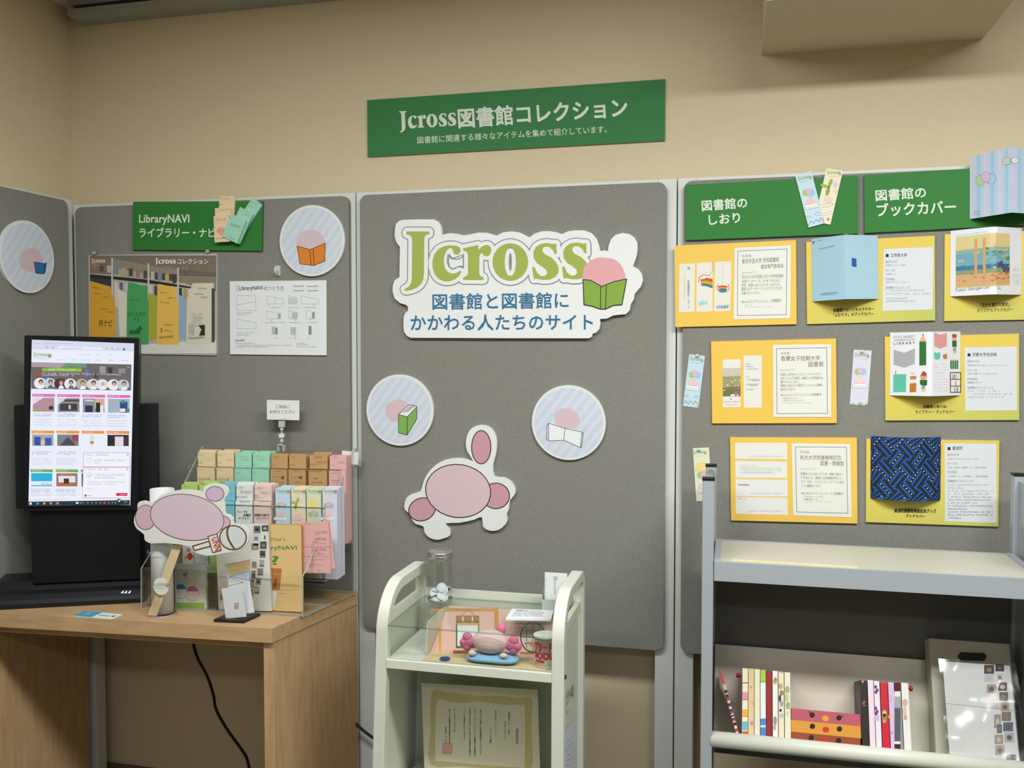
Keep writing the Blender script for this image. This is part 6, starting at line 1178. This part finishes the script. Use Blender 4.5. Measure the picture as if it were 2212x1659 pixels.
# leaning slim book
q = [BP.loc(*CR8(x, y)) for x, y in ((163, 270), (185, 270), (303, 712), (283, 712))]
dirv = q[0]-q[3]; L_ = dirv.length; ang = math.atan2(-dirv.x, dirv.y)
ML = TS @ Matrix.Translation((q[2].x, 0, .0004)) @ Matrix.Rotation(-ang, 4, 'Y'); tk = .0068
lean = MB().box(-tk, 0, 0, .10, 0.0, L_, mat('c8505a', .45, .3)).build('book', ML, None, .0006, 'slim leaning book with a red, white and blue speckled spine, at the far left', 'book', 'books on the lower shelf')
b = MB(); r = random.Random(11)
for k in range(34): zz = L_*(.02+.76*k/34); b.box(-tk*.95, -tk*.05, -.0006, -.0002, zz, zz+L_*.018, P(r.choice(['d8d0c8', '2a2a30', '3a4a9a', 'c0404a', 'd8d0c8', '3a3436'])))
b.build('spine_print', ML, lean)
for xc, yt, lab in ((300, 305, 'bookend with a red knob at the left end of the upright books'), (1440, 392, 'bookend with a red knob at the right end of the upright books')):
    p = BP.loc(*CR8(xc, yt)); sg = -1 if xc < 900 else 1; xx = BP.loc(*CR8(318 if sg < 0 else 1439, yt)).x
    e = empty('bookend', TS @ Matrix.Translation((xx, BY+.03, zl)), lab, 'bookend', 'bookends with red knobs'); t = .0012*sg
    MB().box(xx, xx+t, BY+.02, BY+.10, zl, p.y+.010, mat('8a8c8c', .3, .5, .7)).build('plate', TS, e); kx = xx+t; b = MB()
    b.lathe([(.0018, 0), (.0018, .003), (.0055, .005), (.0062, .008), (.0045, .0105), (0, .0112)], (0, 0, 0), mat('9c1c22', .3, .5), 20); b.build('knob', TS @ Matrix.Translation((kx, BY+.024, p.y)) @ Matrix.Rotation(math.radians(90*sg), 4, 'Y'), e)
# clear-sleeved booklet and beige box with a dark oval at the right
FP = TPl(.055); q = [FP.loc(*CR8(*c)) for c in ((1575, 62), (2120, 95), (2150, 870), (1610, 840))]
x0, x1, zt = q[0].x, q[1].x, (q[0].y+q[1].y)/2
e = empty('beige_box', TS @ Matrix.Translation(((x0+x1)/2, .08, 0)), 'beige file box with a dark grip hole, behind the sleeved white booklet', 'box')
MB().box(x0, x1, .055, .112, 0, zt, mat('b6b1a0', .5, .3)).build('box_body', TS, e, .004)
A = Art(FP, CR8, .0005); A.poly([(1765+dx_, 150+dy+ (dx_)*.04) for dx_, dy in [(20, 0), (180, 0), (198, 20), (180, 55), (20, 58), (0, 30)]], '2e2d2a'); A.build('dark_oval', e)
q, wd, ht = fit(cq(CR8, (1660, 215), (2115, 240), (2185, 890), (1720, 845)), TPl(.014))
sb = MB().box(-wd/2, wd/2, -ht/2, ht/2, -.006, 0, P('d2d2d2'), P('b8b6b0')).build('booklet', q.M, None, 0, 'white booklet of small photos in a glossy clear sleeve, on the lower truck shelf', 'booklet')
A = Art(q, CR8)
for k, (x, y, w_, h_, c) in enumerate(((1945, 238, 66, 58, '4a3e3c'), (2020, 232, 58, 48, '3a3634'), (1945, 300, 62, 50, 'b8c0cc'), (2030, 295, 40, 50, 'c4c4c2'), (1962, 368, 66, 58, 'a8947e'), (2038, 355, 60, 55, '4a4448'), (2046, 420, 60, 58, '6a5e50'), (2055, 488, 58, 60, 'a89a88'), (1985, 490, 60, 40, 'c0b0ac'), (2062, 553, 62, 60, '7a726a'), (2072, 622, 66, 60, '5a6a84'), (2012, 570, 44, 90, '9a8a8c'), (2030, 636, 34, 58, '6a6a74'), (2082, 690, 62, 64, 'b0aca4'), (2015, 706, 56, 60, '9a948c'), (2020, 775, 60, 66, 'a8a29a'), (2095, 838, 66, 40, '6a625a'))):
    A.rect(x, y, x+w_, y+h_, c).ell(x+w_*.5, y+h_*.55, w_*.28, h_*.28, ['8a7a70', '6a5a58', 'c0b4a8'][k % 3])
A.line([(1690, 495), (2160, 545)], 3, 'a8a8a8'); A.build('photo_print', sb)
b = MB(); n = 26; m_ = 18; r = random.Random(2); vs = []
for j in range(m_+1):
    for i in range(n+1):
        u, v = i/n, j/m_; zz = .004+.006*math.sin(6*u+4*v)+.004*math.sin(9*v-5*u+1)
        vs.append(((u-.5)*(wd+.02), (v-.5)*(ht+.006)+.002, zz+.0105))
b.add(vs, [(j*(n+1)+i, j*(n+1)+i+1, (j+1)*(n+1)+i+1, (j+1)*(n+1)+i) for j in range(m_) for i in range(n)], clear('sleeve_film', (.97, .97, .97), .13, .16), True); b.build('clear_sleeve', q.M, sb)
